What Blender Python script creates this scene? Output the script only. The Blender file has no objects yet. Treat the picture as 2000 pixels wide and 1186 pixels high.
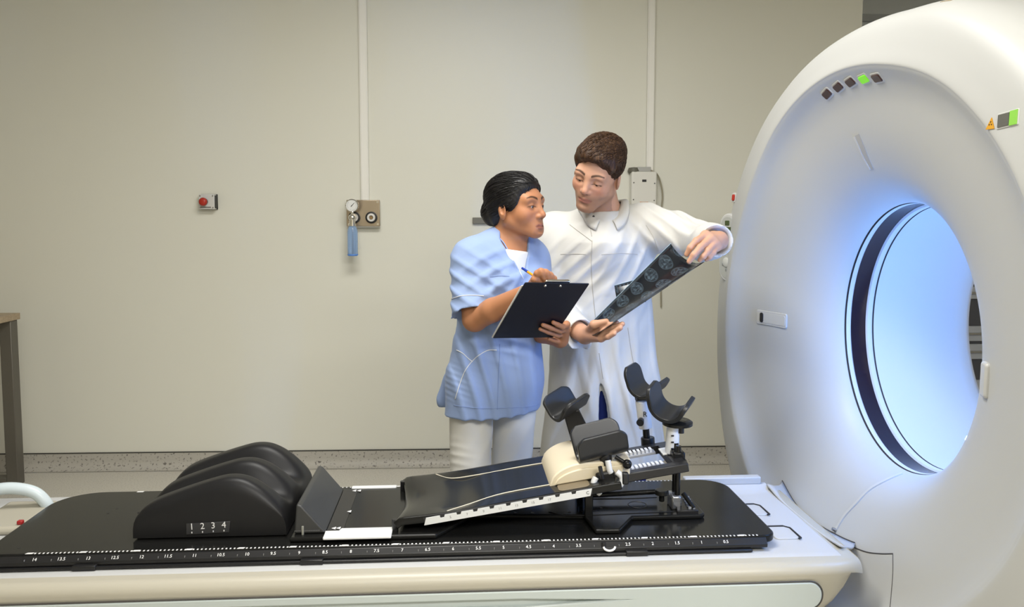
import bpy, bmesh, math, random
import numpy as np
from mathutils import Vector, Matrix
from mathutils.bvhtree import BVHTree

random.seed(7)
scene = bpy.context.scene
COL = scene.collection

# ------------------------------------------------------------------ camera
FPX, CAM_H, YAW, PITCH, HORIZON = 1610.0, 1.45, math.radians(2.2), math.radians(4.5), 420.0
CY = HORIZON + FPX * math.tan(PITCH)
cam_data = bpy.data.cameras.new('camera')
cam_data.sensor_fit = 'HORIZONTAL'
cam_data.sensor_width = 36.0
cam_data.lens = 36.0 * FPX / 2000.0
cam_data.shift_y = -(593.0 - CY) / 2000.0
cam_data.clip_start = 0.05
camera = bpy.data.objects.new('camera', cam_data)
camera.location = (0, 0, CAM_H)
camera.rotation_euler = (math.radians(90) - PITCH, 0, -YAW)
COL.objects.link(camera)
scene.camera = camera

# ------------------------------------------------------------------ world and lights
world = bpy.data.worlds.new('world')
scene.world = world
world.use_nodes = True
world.node_tree.nodes['Background'].inputs[0].default_value = (0.9, 0.95, 1.0, 1)
world.node_tree.nodes['Background'].inputs[1].default_value = 0.05

def area_light(name, loc, size, energy, color, rot=(0, 0, 0)):
    d = bpy.data.lights.new(name, 'AREA')
    d.shape = 'RECTANGLE'; d.size, d.size_y = size
    d.energy = energy; d.color = color
    o = bpy.data.objects.new(name, d)
    o.location = loc; o.rotation_euler = rot
    COL.objects.link(o)
    return o

WARM = (1.0, 0.98, 0.935)
CEIL = 3.0
PANELS = [((-0.2, 2.3, CEIL - 0.06), (1.3, 0.8), 56), ((0.2, -0.6, CEIL - 0.06), (1.6, 1.0), 52),
          ((1.6, -0.8, CEIL - 0.06), (1.3, 0.9), 120)]  # last two panels are added, unseen: general fill and the right wall
for i, (l, s, e) in enumerate(PANELS):
    area_light('ceiling_or_fill_light', l, s, e, WARM)

vs = scene.view_settings
vs.view_transform = 'Standard'; vs.look = 'None'
vs.exposure = 0.0; vs.gamma = 1.0; vs.use_curve_mapping = False

# ------------------------------------------------------------------ helpers
def cam_ray(px, py):
    fw = Vector((math.sin(YAW) * math.cos(PITCH), math.cos(YAW) * math.cos(PITCH), -math.sin(PITCH)))
    rt = Vector((math.cos(YAW), -math.sin(YAW), 0.0))
    up = rt.cross(fw)
    return fw + rt * ((px - 1000.0) / FPX) - up * ((py - CY) / FPX)
CAM = Vector((0, 0, CAM_H))
def at(px, py, Y):
    d = cam_ray(px, py)
    return CAM + d * (Y / d.y)

MATS = {}
def mat(name, base=(.8, .8, .8), rough=.5, metal=0.0, bump=None, vary=None, emit=None, coat=0.0, spec=0.5,
        trans=0.0, sss=0.0, attr=None, sheen=0.0, ior=1.45):
    if name in MATS: return MATS[name]
    m = bpy.data.materials.new(name); m.use_nodes = True
    nt = m.node_tree; N = nt.nodes; L = nt.links
    b = N['Principled BSDF']
    b.inputs['Base Color'].default_value = (*base, 1)
    b.inputs['Roughness'].default_value = rough
    b.inputs['Metallic'].default_value = metal
    b.inputs['Specular IOR Level'].default_value = spec
    b.inputs['IOR'].default_value = ior
    b.inputs['Coat Weight'].default_value = coat
    b.inputs['Transmission Weight'].default_value = trans
    b.inputs['Sheen Weight'].default_value = sheen
    if sss:
        b.inputs['Subsurface Weight'].default_value = sss
        b.inputs['Subsurface Radius'].default_value = (.012, .005, .003)
        b.inputs['Subsurface Scale'].default_value = 1.0
    tc = N.new('ShaderNodeTexCoord')
    col_socket = None
    if attr:
        a = N.new('ShaderNodeAttribute'); a.attribute_name = attr
        col_socket = a.outputs['Color']
        L.new(col_socket, b.inputs['Base Color'])
    if vary:   # (scale, second colour, contrast lo, hi, stretch)
        sc, c2, lo, hi = vary[:4]
        st = vary[4] if len(vary) > 4 else (1, 1, 1)
        mp = N.new('ShaderNodeMapping'); mp.inputs['Scale'].default_value = st
        L.new(tc.outputs['Object'], mp.inputs['Vector'])
        nz = N.new('ShaderNodeTexNoise'); nz.inputs['Scale'].default_value = sc
        nz.inputs['Detail'].default_value = 6
        L.new(mp.outputs['Vector'], nz.inputs['Vector'])
        rp = N.new('ShaderNodeMapRange'); rp.inputs['From Min'].default_value = lo; rp.inputs['From Max'].default_value = hi
        L.new(nz.outputs['Fac'], rp.inputs['Value'])
        mx = N.new('ShaderNodeMix'); mx.data_type = 'RGBA'
        L.new(rp.outputs['Result'], mx.inputs[0])
        if col_socket: L.new(col_socket, mx.inputs[6])
        else: mx.inputs[6].default_value = (*base, 1)
        mx.inputs[7].default_value = (*c2, 1)
        L.new(mx.outputs[2], b.inputs['Base Color'])
    if bump:   # (scale, strength, distance, stretch)
        sc, stg, dist = bump[:3]
        mp = N.new('ShaderNodeMapping'); mp.inputs['Scale'].default_value = bump[3] if len(bump) > 3 else (1, 1, 1)
        L.new(tc.outputs['Object'], mp.inputs['Vector'])
        nz = N.new('ShaderNodeTexNoise'); nz.inputs['Scale'].default_value = sc; nz.inputs['Detail'].default_value = 4
        L.new(mp.outputs['Vector'], nz.inputs['Vector'])
        bp = N.new('ShaderNodeBump'); bp.inputs['Strength'].default_value = stg; bp.inputs['Distance'].default_value = dist
        L.new(nz.outputs['Fac'], bp.inputs['Height'])
        L.new(bp.outputs['Normal'], b.inputs['Normal'])
    if emit:
        b.inputs['Emission Color'].default_value = (*emit[0], 1)
        b.inputs['Emission Strength'].default_value = emit[1]
    MATS[name] = m
    return m

ORIG = {}     # local origin (in build coordinates) of every root
def thing(name, label, cat, loc=(0, 0, 0), rotz=0.0, group=None, org=None, kind=None):
    o = bpy.data.objects.new(name, None); COL.objects.link(o)
    o.empty_display_size = 0.05
    o.location = loc; o.rotation_euler = (0, 0, rotz)
    tag(o, label, cat, group, kind)
    ORIG[o.name] = Vector(org) if org is not None else Vector((0, 0, 0))
    return o
def tag(o, label=None, cat=None, group=None, kind=None):
    if label: o['label'] = label
    if cat: o['category'] = cat
    if group: o['group'] = group
    if kind: o['kind'] = kind
    return o

def link_mesh(name, verts, faces, m, parent=None, smooth=True, sharp=40, bevel=0.0, seg=2, off=True, subsurf=0):
    if parent is not None and off:
        p = parent
        while p.name not in ORIG: p = p.parent
        v0 = ORIG[p.name]
        verts = [(v[0] - v0[0], v[1] - v0[1], v[2] - v0[2]) for v in verts]
    me = bpy.data.meshes.new(name)
    me.from_pydata([tuple(v) for v in verts], [], faces)
    me.update()
    if smooth:
        me.polygons.foreach_set('use_smooth', [True] * len(me.polygons))
        if sharp < 180: me.set_sharp_from_angle(angle=math.radians(sharp))
    o = bpy.data.objects.new(name, me); COL.objects.link(o)
    if m is not None: me.materials.append(m)
    if parent is not None: o.parent = parent
    if bevel > 0:
        md = o.modifiers.new('bevel', 'BEVEL'); md.width = bevel; md.segments = seg; md.limit_method = 'ANGLE'
        md.angle_limit = math.radians(35); md.harden_normals = False
    if subsurf:
        md = o.modifiers.new('sub', 'SUBSURF'); md.levels = subsurf; md.render_levels = subsurf
    return o

class MB:
    """collects simple solids; build() links them as one mesh object"""
    def __init__(s): s.v = []; s.f = []
    def add(s, v, f, M=None):
        n = len(s.v)
        if M is not None: v = [M @ Vector(p) for p in v]
        s.v += [tuple(p) for p in v]; s.f += [tuple(i + n for i in q) for q in f]
        return s
    def box(s, c, size, rot=None):
        x, y, z = size[0] / 2, size[1] / 2, size[2] / 2
        v = [Vector((a * x, b * y, d * z)) for a in (-1, 1) for b in (-1, 1) for d in (-1, 1)]
        if rot is not None: v = [rot @ p for p in v]
        v = [p + Vector(c) for p in v]
        f = [(0, 1, 3, 2), (4, 6, 7, 5), (0, 4, 5, 1), (2, 3, 7, 6), (0, 2, 6, 4), (1, 5, 7, 3)]
        return s.add(v, f)
    def box2(s, a, b):
        return s.box([(a[i] + b[i]) / 2 for i in range(3)], [abs(b[i] - a[i]) for i in range(3)])
    def cyl(s, a, b, r1, r2=None, n=24):
        r2 = r1 if r2 is None else r2
        a = Vector(a); b = Vector(b); d = (b - a).normalized()
        t = d.orthogonal().normalized(); w = d.cross(t)
        v = []
        for (p, r) in ((a, r1), (b, r2)):
            for i in range(n):
                q = 2 * math.pi * i / n
                v.append(p + (t * math.cos(q) + w * math.sin(q)) * r)
        f = [(i, (i + 1) % n, n + (i + 1) % n, n + i) for i in range(n)]
        f += [tuple(range(n - 1, -1, -1)), tuple(range(n, 2 * n))]
        return s.add(v, f)
    def tube(s, pts, r, n=10, closed=False, flat=1.0, upv=None):
        pts = [Vector(p) for p in pts]; m = len(pts)
        v = []; t0 = None
        for i, p in enumerate(pts):
            if closed: d = pts[(i + 1) % m] - pts[i - 1]
            else: d = pts[min(i + 1, m - 1)] - pts[max(i - 1, 0)]
            d.normalize()
            if upv is not None: t = Vector(upv) - d * d.dot(Vector(upv))
            elif t0 is None: t = d.orthogonal()
            else: t = t0 - d * d.dot(t0)
            t.normalize(); t0 = t; w = d.cross(t)
            rr = r[i] if isinstance(r, (list, tuple)) else r
            for k in range(n):
                q = 2 * math.pi * k / n
                v.append(p + t * math.cos(q) * rr * flat + w * math.sin(q) * rr)
        f = []
        for i in range(m if closed else m - 1):
            j = (i + 1) % m
            for k in range(n):
                l = (k + 1) % n
                f.append((i * n + k, i * n + l, j * n + l, j * n + k))
        if not closed: f += [tuple(range(n - 1, -1, -1)), tuple(range((m - 1) * n, m * n))]
        return s.add(v, f)
    def lathe(s, prof, M=None, n=48, close=False):
        """profile (r, h) turned about local z"""
        v = []; f = []; m = len(prof)
        for i in range(n):
            q = 2 * math.pi * i / n
            for (r, h) in prof: v.append(Vector((r * math.cos(q), r * math.sin(q), h)))
        for i in range(n):
            j = (i + 1) % n
            for k in range(m if close else m - 1):
                l = (k + 1) % m
                f.append((i * m + k, j * m + k, j * m + l, i * m + l))
        return s.add(v, f, M)
    def prism(s, outline, a, b, axis='y', M=None):
        """2-d outline extruded from a to b along an axis; outline coords are the other two axes in order"""
        n = len(outline); v = []
        for h in (a, b):
            for (p, q) in outline:
                v.append({'x': (h, p, q), 'y': (p, h, q), 'z': (p, q, h)}[axis])
        f = [(i, (i + 1) % n, n + (i + 1) % n, n + i) for i in range(n)]
        f += [tuple(range(n - 1, -1, -1)), tuple(range(n, 2 * n))]
        return s.add(v, f, M)
    def sphere(s, c, r, nu=16, nv=10, M=None):
        rr = r if isinstance(r, (tuple, list)) else (r, r, r)
        v = []; f = []
        for j in range(nv + 1):
            t = math.pi * j / nv
            for i in range(nu):
                q = 2 * math.pi * i / nu
                v.append(Vector((rr[0] * math.sin(t) * math.cos(q), rr[1] * math.sin(t) * math.sin(q), rr[2] * math.cos(t))))
        for j in range(nv):
            for i in range(nu):
                k = (i + 1) % nu
                f.append((j * nu + i, (j + 1) * nu + i, (j + 1) * nu + k, j * nu + k))
        if M is not None: v = [M @ p for p in v]
        v = [p + Vector(c) for p in v]
        return s.add(v, f)
    def build(s, name, m, parent=None, **kw):
        o = link_mesh(name, s.v, s.f, m, parent, **kw)
        bm = bmesh.new(); bm.from_mesh(o.data)
        bmesh.ops.remove_doubles(bm, verts=bm.verts, dist=1e-6)
        bmesh.ops.recalc_face_normals(bm, faces=bm.faces)
        bm.to_mesh(o.data); bm.free()
        if kw.get('smooth', True) and kw.get('sharp', 40) < 180:
            o.data.set_sharp_from_angle(angle=math.radians(kw.get('sharp', 40)))
        return o

def rrect(x0, y0, x1, y1, r, n=6):
    out = []
    for (cx, cy, a0) in ((x1 - r, y1 - r, 0), (x0 + r, y1 - r, 90), (x0 + r, y0 + r, 180), (x1 - r, y0 + r, 270)):
        for i in range(n + 1):
            a = math.radians(a0 + 90 * i / n)
            out.append((cx + r * math.cos(a), cy + r * math.sin(a)))
    return out
def catmull(pts, n=8):
    P = [Vector(p) for p in pts]; out = []
    for i in range(len(P) - 1):
        p0 = P[max(i - 1, 0)]; p1 = P[i]; p2 = P[i + 1]; p3 = P[min(i + 2, len(P) - 1)]
        for k in range(n):
            t = k / n
            out.append(0.5 * ((2 * p1) + (p2 - p0) * t + (2 * p0 - 5 * p1 + 4 * p2 - p3) * t * t + (3 * p1 - p0 - 3 * p2 + p3) * t ** 3))
    out.append(P[-1]); return out
def text_mesh(name, txt, size, m, parent, M, depth=0.0006, align='CENTER', off=True):
    """flat lettering as thin mesh; M maps text plane (x right, y up, z out) to build coordinates"""
    c = bpy.data.curves.new(name, 'FONT'); c.body = txt; c.size = size; c.extrude = depth
    c.align_x = align; c.align_y = 'CENTER'; c.resolution_u = 2
    o = bpy.data.objects.new(name, c); COL.objects.link(o)
    dg = bpy.context.evaluated_depsgraph_get()
    me = bpy.data.meshes.new_from_object(o.evaluated_get(dg))
    bpy.data.objects.remove(o); bpy.data.curves.remove(c)
    v = [M @ p.co for p in me.vertices]; f = [tuple(p.vertices) for p in me.polygons]
    bpy.data.meshes.remove(me)
    if name is None: return v, f
    return link_mesh(name, v, f, m, parent, smooth=False, off=off)
def frame_from(o, z, xhint):
    z = Vector(z).normalized(); x = Vector(xhint); x = (x - z * x.dot(z)).normalized(); y = z.cross(x)
    M = Matrix((x, y, z)).transposed().to_4x4(); M.translation = Vector(o); return M
# ------------------------------------------------------------------ room shell
M_wall = mat('painted_wall', (0.73, 0.725, 0.645), .42, bump=(90, .03, .002))
M_wall2 = mat('grey_wall', (0.66, 0.68, 0.67), .6)
M_side = mat('side_wall', (0.55, 0.52, 0.42), .6)
M_floor = mat('speckled_vinyl', (0.57, 0.545, 0.485), .42, vary=(140, (0.41, 0.39, 0.345), .52, .66), bump=(200, .05, .001))
M_skirt = mat('speckled_skirting', (0.44, 0.42, 0.375), .5, vary=(75, (0.12, 0.11, 0.10), .57, .68), bump=(120, .05, .001))
M_ceil = mat('ceiling_white', (0.75, 0.74, 0.70), .8)
M_line = mat('dark_joint', (0.05, 0.05, 0.045), .6)
M_white = mat('white_plastic', (0.72, 0.71, 0.66), .38)
WALL_Y = 4.70
X0, X1, Y0, Y1 = -4.2, 4.3, -2.6, 5.9
XC = 2.17
def struct(name, mb, m, **kw):
    o = mb.build(name, m, None, **kw); o['kind'] = 'structure'; return o
struct('floor', MB().box2((X0, Y0, -.1), (X1, Y1, 0)), M_floor, smooth=False)
struct('ceiling', MB().box2((X0, Y0, CEIL), (X1, Y1, CEIL + .1)), M_ceil, smooth=False)
struct('wall_back', MB().box2((X0, WALL_Y, 0), (XC, WALL_Y + .12, CEIL)), M_wall, smooth=False)
struct('wall_return', MB().box2((XC - .12, WALL_Y + .12, 0), (XC, Y1, CEIL)), M_wall2, smooth=False)
struct('wall_recess', MB().box2((XC - .12, Y1 - .1, 0), (X1, Y1, CEIL)), M_wall2, smooth=False)
struct('wall_left', MB().box2((X0 - .1, Y0, 0), (X0, Y1, CEIL)), M_side, smooth=False)
struct('wall_right', MB().box2((X1, Y0, 0), (X1 + .1, Y1, CEIL)), M_side, smooth=False)
struct('wall_front', MB().box2((X0, Y0 - .1, 0), (X1, Y0, CEIL)), M_side, smooth=False)
# coved skirting: profile in y,z
cove = [(WALL_Y, 0.001)] + [(WALL_Y - .006 - .045 * (1 - math.sin(a)) , .002 + .05 * (1 - math.cos(a))) for a in [math.radians(x) for x in range(0, 91, 10)]]
cove += [(WALL_Y - .006, .094), (WALL_Y, .094)]
b = struct('baseboard_back', MB().prism(cove, X0, XC, 'x'), M_skirt)
struct('trim_1', MB().box2((X0, WALL_Y - .008, .094), (XC, WALL_Y, .099)), M_line, smooth=False)
# dropped bulkhead over the recess
struct('trim_2', MB().box2((XC, WALL_Y + .3, 2.62), (X1, WALL_Y + .34, 2.66)), mat('bulkhead_edge', (.3, .31, .31), .5), smooth=False)

# ceiling panels around the area lights; the last two are added for fill
M_lampframe = mat('lamp_frame', (.7, .7, .7), .4)
M_diff = mat('lamp_diffuser', (.9, .9, .88), .5, emit=((1, .96, .88), 2.5))
wh = ['over the couch', 'added as fill in front of the couch', 'added to brighten the right wall, in front of the scanner']
for i, (l, s, e) in enumerate(PANELS):
    t = thing('ceiling_or_fill_lamp', 'rectangular white ceiling lamp panel ' + wh[i], 'lamp', (l[0], l[1], CEIL), 0)
    w, d = s[0] / 2 + .03, s[1] / 2 + .03
    fr = MB()
    for (a, b2) in (((-w, -d, -.05), (w, -d + .03, 0)), ((-w, d - .03, -.05), (w, d, 0)), ((-w, -d + .03, -.05), (-w + .03, d - .03, 0)), ((w - .03, -d + .03, -.05), (w, d - .03, 0))):
        fr.box2(a, b2)
    fr.build('frame', M_lampframe, t, smooth=False)
    MB().box2((-w + .03, -d + .03, -.04), (w - .03, d - .03, -.03)).build('diffuser', M_diff, t, smooth=False)

# ------------------------------------------------------------------ things on the wall
M_trunk = mat('trunking_white', (0.84, 0.83, 0.78), .4)
M_screw = mat('screw_steel', (.45, .44, .42), .35, metal=1.0)
M_blackp = mat('black_plastic', (.012, .012, .013), .45)
def wx(px, py): 
    p = at(px, py, WALL_Y); return p.x, p.z
def trunking(px0, px1, py_bot, label):
    x0, z0 = wx(px0, py_bot); x1, _ = wx(px1, py_bot)
    t = thing('cable_trunking', label, 'cable trunking', ((x0 + x1) / 2, WALL_Y, z0))
    w = (x1 - x0) / 2
    MB().box2((-w, -.022, 0), (w, 0, CEIL - z0)).build('channel', M_trunk, t, bevel=.002)
    MB().box2((-w + .006, -.026, 0), (w - .004, -.022, CEIL - z0)).build('lid', M_trunk, t, bevel=.0015)
    return t
trunking(706, 722, 391, 'white vertical cable trunking running up from the steel gas outlet box')
trunking(1261, 1275, 336, 'white vertical cable trunking running up from the wall unit behind the man')

# emergency stop
x0, z0 = wx(394, 409); x1, z1 = wx(424, 380)
cx = (x0 + x1) / 2; cz = (z0 + z1) / 2; w = (x1 - x0) / 2; h = (z1 - z0) / 2
t = thing('emergency_stop', 'small grey emergency stop box with red mushroom button on the wall', 'button', (cx, WALL_Y, cz))
MB().box2((-w, -.05, -h), (w, -.008, h)).build('box', mat('estop_grey', (.62, .62, .60), .4), t, bevel=.004)
MB().box2((-w - .001, -.012, -h - .001), (w + .004, 0, h + .001)).build('back_plate', M_blackp, t, bevel=.002)
MB().box2((w - .003, -.046, -h + .006), (w + .003, -.012, h - .006)).build('side_cover', M_blackp, t, bevel=.002)
MB().cyl((-.012, -.05, .0), (-.012, -.065, .0), .02, .018).build('button_stem', M_blackp, t)
bt = MB().lathe([(0.0001, .022), (.012, .0215), (.019, .018), (.0225, .012), (.0225, .004), (.02, 0), (.0001, 0)],
                frame_from((-.012, -.063, .0), (0, -1, 0), (1, 0, 0)), 28).build('button', mat('estop_red', (.42, .028, .015), .35), t)
for sx in (-1, 1):
    for sz in (-1, 1):
        MB().cyl((sx * (w - .009), -.049, sz * (h - .009)), (sx * (w - .009), -.0515, sz * (h - .009)), .004, n=12).build('screw', M_screw, t)
MB().box2((-w + .012, -.0515, -h + .008), (w - .02, -.05, -h + .014)).build('label_strip', mat('label_dark', (.16, .15, .14), .5), t, smooth=False)

# gas outlet
x0, z0 = wx(680, 442); x1, z1 = wx(744, 391)
cx = (x0 + x1) / 2; cz = (z0 + z1) / 2; w = (x1 - x0) / 2; h = (z1 - z0) / 2
t = thing('gas_outlet', 'brushed steel medical gas outlet box with two ports under the left trunking', 'gas outlet', (cx, WALL_Y, cz))
M_steel = mat('brushed_steel', (.50, .42, .33), .28, metal=1.0, bump=(60, .05, .001, (1, 1, 20)))
M_chrome = mat('chrome', (.78, .76, .72), .12, metal=1.0)
MB().box2((-w + .004, -.045, -h - .006), (w - .004, 0, h - .004)).build('back_box', M_white, t, bevel=.004)
MB().box2((-w, -.052, -h), (w, -.045, h)).build('front_plate', M_steel, t, bevel=.003)
for sx in (-1, 1):
    for sz in (-1, 1):
        MB().cyl((sx * (w - .013), -.051, sz * (h - .012)), (sx * (w - .013), -.055, sz * (h - .012)), .006, n=12).build('screw', M_chrome, t)
ports = []
for px in (694, 727):
    xx, zz = wx(px + 1, 425); xx -= cx; zz -= cz
    pr = MB().lathe([(.033, 0), (.033, .012), (.022, .014), (.022, .008), (.0001, .008)], frame_from((xx, -.052, zz), (0, -1, 0), (1, 0, 0)), 32).build('port', M_blackp, t)
    MB().lathe([(.023, 0), (.023, .02), (.020, .023), (.012, .023), (.011, .012), (.0001, .012)], frame_from((xx, -.052, zz), (0, -1, 0), (1, 0, 0)), 32).build('port_ring', mat('port_white', (.72, .70, .66), .3), pr)
    MB().cyl((xx, -.062, zz), (xx, -.070, zz), .0105, .009, 18).build('port_core', mat('port_brass', (.30, .20, .10), .35, metal=.8), pr)
    ports.append((xx, zz))
# flow meter with humidifier bottle plugged into the left port
px_, pz_ = ports[0]
t2 = thing('flow_meter', 'oxygen flow meter with round dial and blue humidifier bottle hanging from left port', 'flow meter', (cx + px_, WALL_Y - .052, cz + pz_))
MB().cyl((0, -.024, 0), (0, -.075, 0), .011).build('inlet_stem', M_chrome, t2)
MB().sphere((0, -.078, 0), (.022, .022, .02)).cyl((0, -.078, .018), (0, -.078, .03), .008).build('regulator_body', M_chrome, t2)
MB().cyl((0, -.078, -.012), (0, -.078, -.035), .016, .017).cyl((0, -.078, -.035), (0, -.078, -.046), .021).build('collar', M_chrome, t2)
dialf = frame_from((0, -.066, .066), (0, -1, 0), (1, 0, 0))
MB().lathe([(.036, 0), (.036, .02), (.032, .024), (.0305, .019), (.0001, .019)], dialf, 40).build('gauge_case', M_chrome, t2)
dl = MB().lathe([(.0305, .0192), (.0001, .0197)], dialf, 40).build('gauge_dial', mat('dial_white', (.75, .76, .75), .4), t2)
tk = MB()
for k in range(15):
    a = math.radians(-220 + k * 260 / 14)
    M = dialf @ Matrix.Rotation(a, 4, 'Z')
    tk.add([M @ Vector((x, y, .0203)) for (x, y) in ((.023, -.0006), (.0285, -.0006), (.0285, .0006), (.023, .0006))], [(0, 1, 2, 3)])
tk.build('dial_ticks', M_line, dl, smooth=False)['kind'] = 'stuff'
M = dialf @ Matrix.Rotation(math.radians(48), 4, 'Z')
MB().add([M @ Vector(p) for p in ((-.008, -.002, .021), (.02, -.0008, .021), (.02, .0008, .021), (-.008, .002, .021))], [(0, 1, 2, 3)]).build('needle', M_blackp, dl, smooth=False)
M_bottle = mat('blue_bottle', (.40, .58, .88), .12, trans=.6, spec=.5)
bo = MB().lathe([(.0001, -.165), (.025, -.165), (.028, -.161), (.0285, -.10), (.028, -.03), (.024, -.012), (.018, 0), (.0001, 0)],
           frame_from((0, -.078, -.046), (0, 0, 1), (1, 0, 0)), 32).build('bottle', M_bottle, t2)
MB().cyl((0, -.078, -.046), (0, -.078, -.20), .003, n=8).build('dip_tube', mat('dip_tube', (.08, .12, .2), .4), bo)
MB().lathe([(.0288, .0), (.0295, .004), (.0288, .008)], frame_from((0, -.078, -.208), (0, 0, 1), (1, 0, 0)), 32).build('base_band', mat('bottle_blue', (.10, .26, .7), .3), bo)

# wall unit behind the man
x0, z0 = wx(1229, 428); x1, z1 = wx(1279, 336)
cx = (x0 + x1) / 2; cz = (z0 + z1) / 2; w = (x1 - x0) / 2; h = (z1 - z0) / 2
t = thing('wall_unit', 'off white wall control unit with orange label behind the man', 'control unit', (cx, WALL_Y, cz))
MB().box2((-w, -.06, -h), (w, 0, h)).build('case', M_white, t, bevel=.008, seg=3)
for (sx, sz) in ((-.82, .53), (.82, .5), (-.84, -.18), (.8, -.22)):
    MB().cyl((sx * w, -.059, sz * h), (sx * w, -.0615, sz * h), .004, n=10).build('screw', mat('screw_dark', (.12, .12, .11), .4), t)
MB().box2((-.012, -.062, h * .56), (.012, -.059, h * .66)).build('slot', M_blackp, t, bevel=.001)
MB().box2((-.024, -.0615, -h * .48), (.024, -.06, -h * .27)).build('warning_label', mat('orange_label', (.55, .22, .02), .5), t, smooth=False)
MB().box2((-.026, -.066, -h * .80), (.024, -.06, -h * .52)).build('display', mat('display_dark', (.03, .04, .09), .2), t, bevel=.002)
MB().box2((-w * .52, -.05, h), (w * .55, -.004, h + .026)).build('connector', mat('connector_grey', (.42, .42, .40), .45), t, bevel=.003)
MB().lathe([(.0001, .03), (.03, .026), (.036, .01), (.036, 0), (.0001, 0)], frame_from((-w * .72, -.022, h - .004), (0, 0, 1), (1, 0, 0)), 24).build('knob', mat('knob_olive', (.12, .115, .09), .5), t)
cb = [at(1270, 333, WALL_Y - .03), at(1283, 340, WALL_Y - .03), at(1291, 360, WALL_Y - .02), at(1294, 385, WALL_Y - .012), at(1292, 410, WALL_Y - .01), at(1290, 480, WALL_Y - .01), at(1291, 600, WALL_Y - .01)]
o = MB().tube(catmull([p - Vector((cx, WALL_Y, cz)) for p in cb], 8), .0045, 8).build('cable', mat('cable_beige', (.33, .30, .22), .5), t)

# short wall rail behind the woman
x0, z0 = wx(923, 437); x1, z1 = wx(1012, 425)
t = thing('wall_rail', 'short grey wall rail end behind the woman at ear height', 'rail', (x0, WALL_Y, z0))
MB().box2((0, -.022, 0), (x1 - x0, -.004, z1 - z0)).build('bar', mat('rail_grey', (.17, .165, .14), .45, metal=.3), t, bevel=.002)
for k in (.15, .85):
    MB().box2(((x1 - x0) * k - .012, -.006, .006), ((x1 - x0) * k + .012, 0, z1 - z0 - .006)).build('bracket', M_screw, t)

# desk at the left: only its back right corner reaches into view
t = thing('desk', 'wood topped desk with square grey metal leg frame at left edge', 'desk', (-3.1, 4.2, 0))
M_wood = mat('desk_wood', (.42, .33, .22), .45, vary=(6, (.33, .25, .16), .4, .65, (2, 30, 30)))
M_leg = mat('grey_metal', (.15, .14, .12), .4, metal=.5)
ztop = .926; xr = .628
MB().box2((-.8, -.30, ztop - .034), (xr, .30, ztop)).build('desktop', M_wood, t, bevel=.002)
for (ya, yb) in ((.22, .285), (-.285, -.22)):
    for (xa, xb) in ((xr - .07, xr - .008), (-.79, -.73)):
        MB().box2((xa, ya, 0), (xb, yb, ztop - .034)).build('leg', M_leg, t, bevel=.004)
    MB().box2((-.73, ya, 0), (xr - .07, yb, .045)).build('foot_bar', M_leg, t, bevel=.003)
    MB().box2((-.73, ya, ztop - .074), (xr - .07, yb, ztop - .034)).build('top_bar', M_leg, t, bevel=.003)

# equipment cabinet in the recess, glimpsed through the scanner bore
t = thing('equipment_cabinet', 'dark grey equipment cabinet with pale drawers behind the scanner bore', 'cabinet', (3.25, 5.5, 0))
MB().box2((-.45, -.22, .06), (.45, .25, 1.02)).build('body', mat('cabinet_dark', (.07, .07, .075), .45), t, bevel=.006)
MB().box2((-.42, -.19, 0), (.42, .22, .06)).build('plinth', M_blackp, t)
for (za, zb) in ((.10, .36), (.50, .60), (.62, .72), (.90, .98)):
    dr = MB().box2((-.43, -.235, za), (.43, -.215, zb)).build('drawer', mat('drawer_grey', (.40, .41, .41), .4), t, bevel=.003)
    MB().box2((-.10, -.25, (za + zb) / 2 - .006), (.10, -.235, (za + zb) / 2 + .006)).build('handle', M_screw, dr, bevel=.002)
# ------------------------------------------------------------------ table / scanner frame
TA = math.radians(1.5); TO = Vector((0, 2.43, 0))
TR = Matrix.Rotation(TA, 4, 'Z'); TR.translation = TO
def T(p): return TR @ Vector(p)
TI = TR.inverted()
def troot(name, label, cat, org, group=None):
    return thing(name, label, cat, T(org), TA, group, org)
AX_Z = 1.075      # bore axis height
M_gan = mat('scanner_white', (0.495, 0.50, 0.485), .42, spec=.4)
M_gan2 = mat('scanner_side', (0.52, 0.50, 0.45), .45)
M_bore = mat('bore_liner', (0.56, 0.57, 0.57), .45)
M_seam = mat('seam_dark', (.06, .055, .05), .6)
g = troot('ct_scanner', 'large white ring shaped scanner with blue lit bore at right', 'scanner', (1.4, 0, 0))

def periodic(tab):
    ks = sorted(tab); P = [(k, tab[k]) for k in ks]
    P = [(P[-2][0] - 360, P[-2][1]), (P[-1][0] - 360, P[-1][1])] + P + [(P[0][0] + 360, P[0][1]), (P[1][0] + 360, P[1][1])]
    def f(deg):
        while deg < P[1][0]: deg += 360
        while deg >= P[-2][0]: deg -= 360
        for i in range(1, len(P) - 2):
            if P[i][0] <= deg <= P[i + 1][0]:
                x0, x1 = P[i][0], P[i + 1][0]; t = (deg - x0) / (x1 - x0)
                m0 = (P[i + 1][1] - P[i - 1][1]) / (P[i + 1][0] - P[i - 1][0]) * (x1 - x0)
                m1 = (P[i + 2][1] - P[i][1]) / (P[i + 2][0] - P[i][0]) * (x1 - x0)
                return (2*t**3 - 3*t*t + 1) * P[i][1] + (t**3 - 2*t*t + t) * m0 + (-2*t**3 + 3*t*t) * P[i + 1][1] + (t**3 - t*t) * m1
    return f
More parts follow.
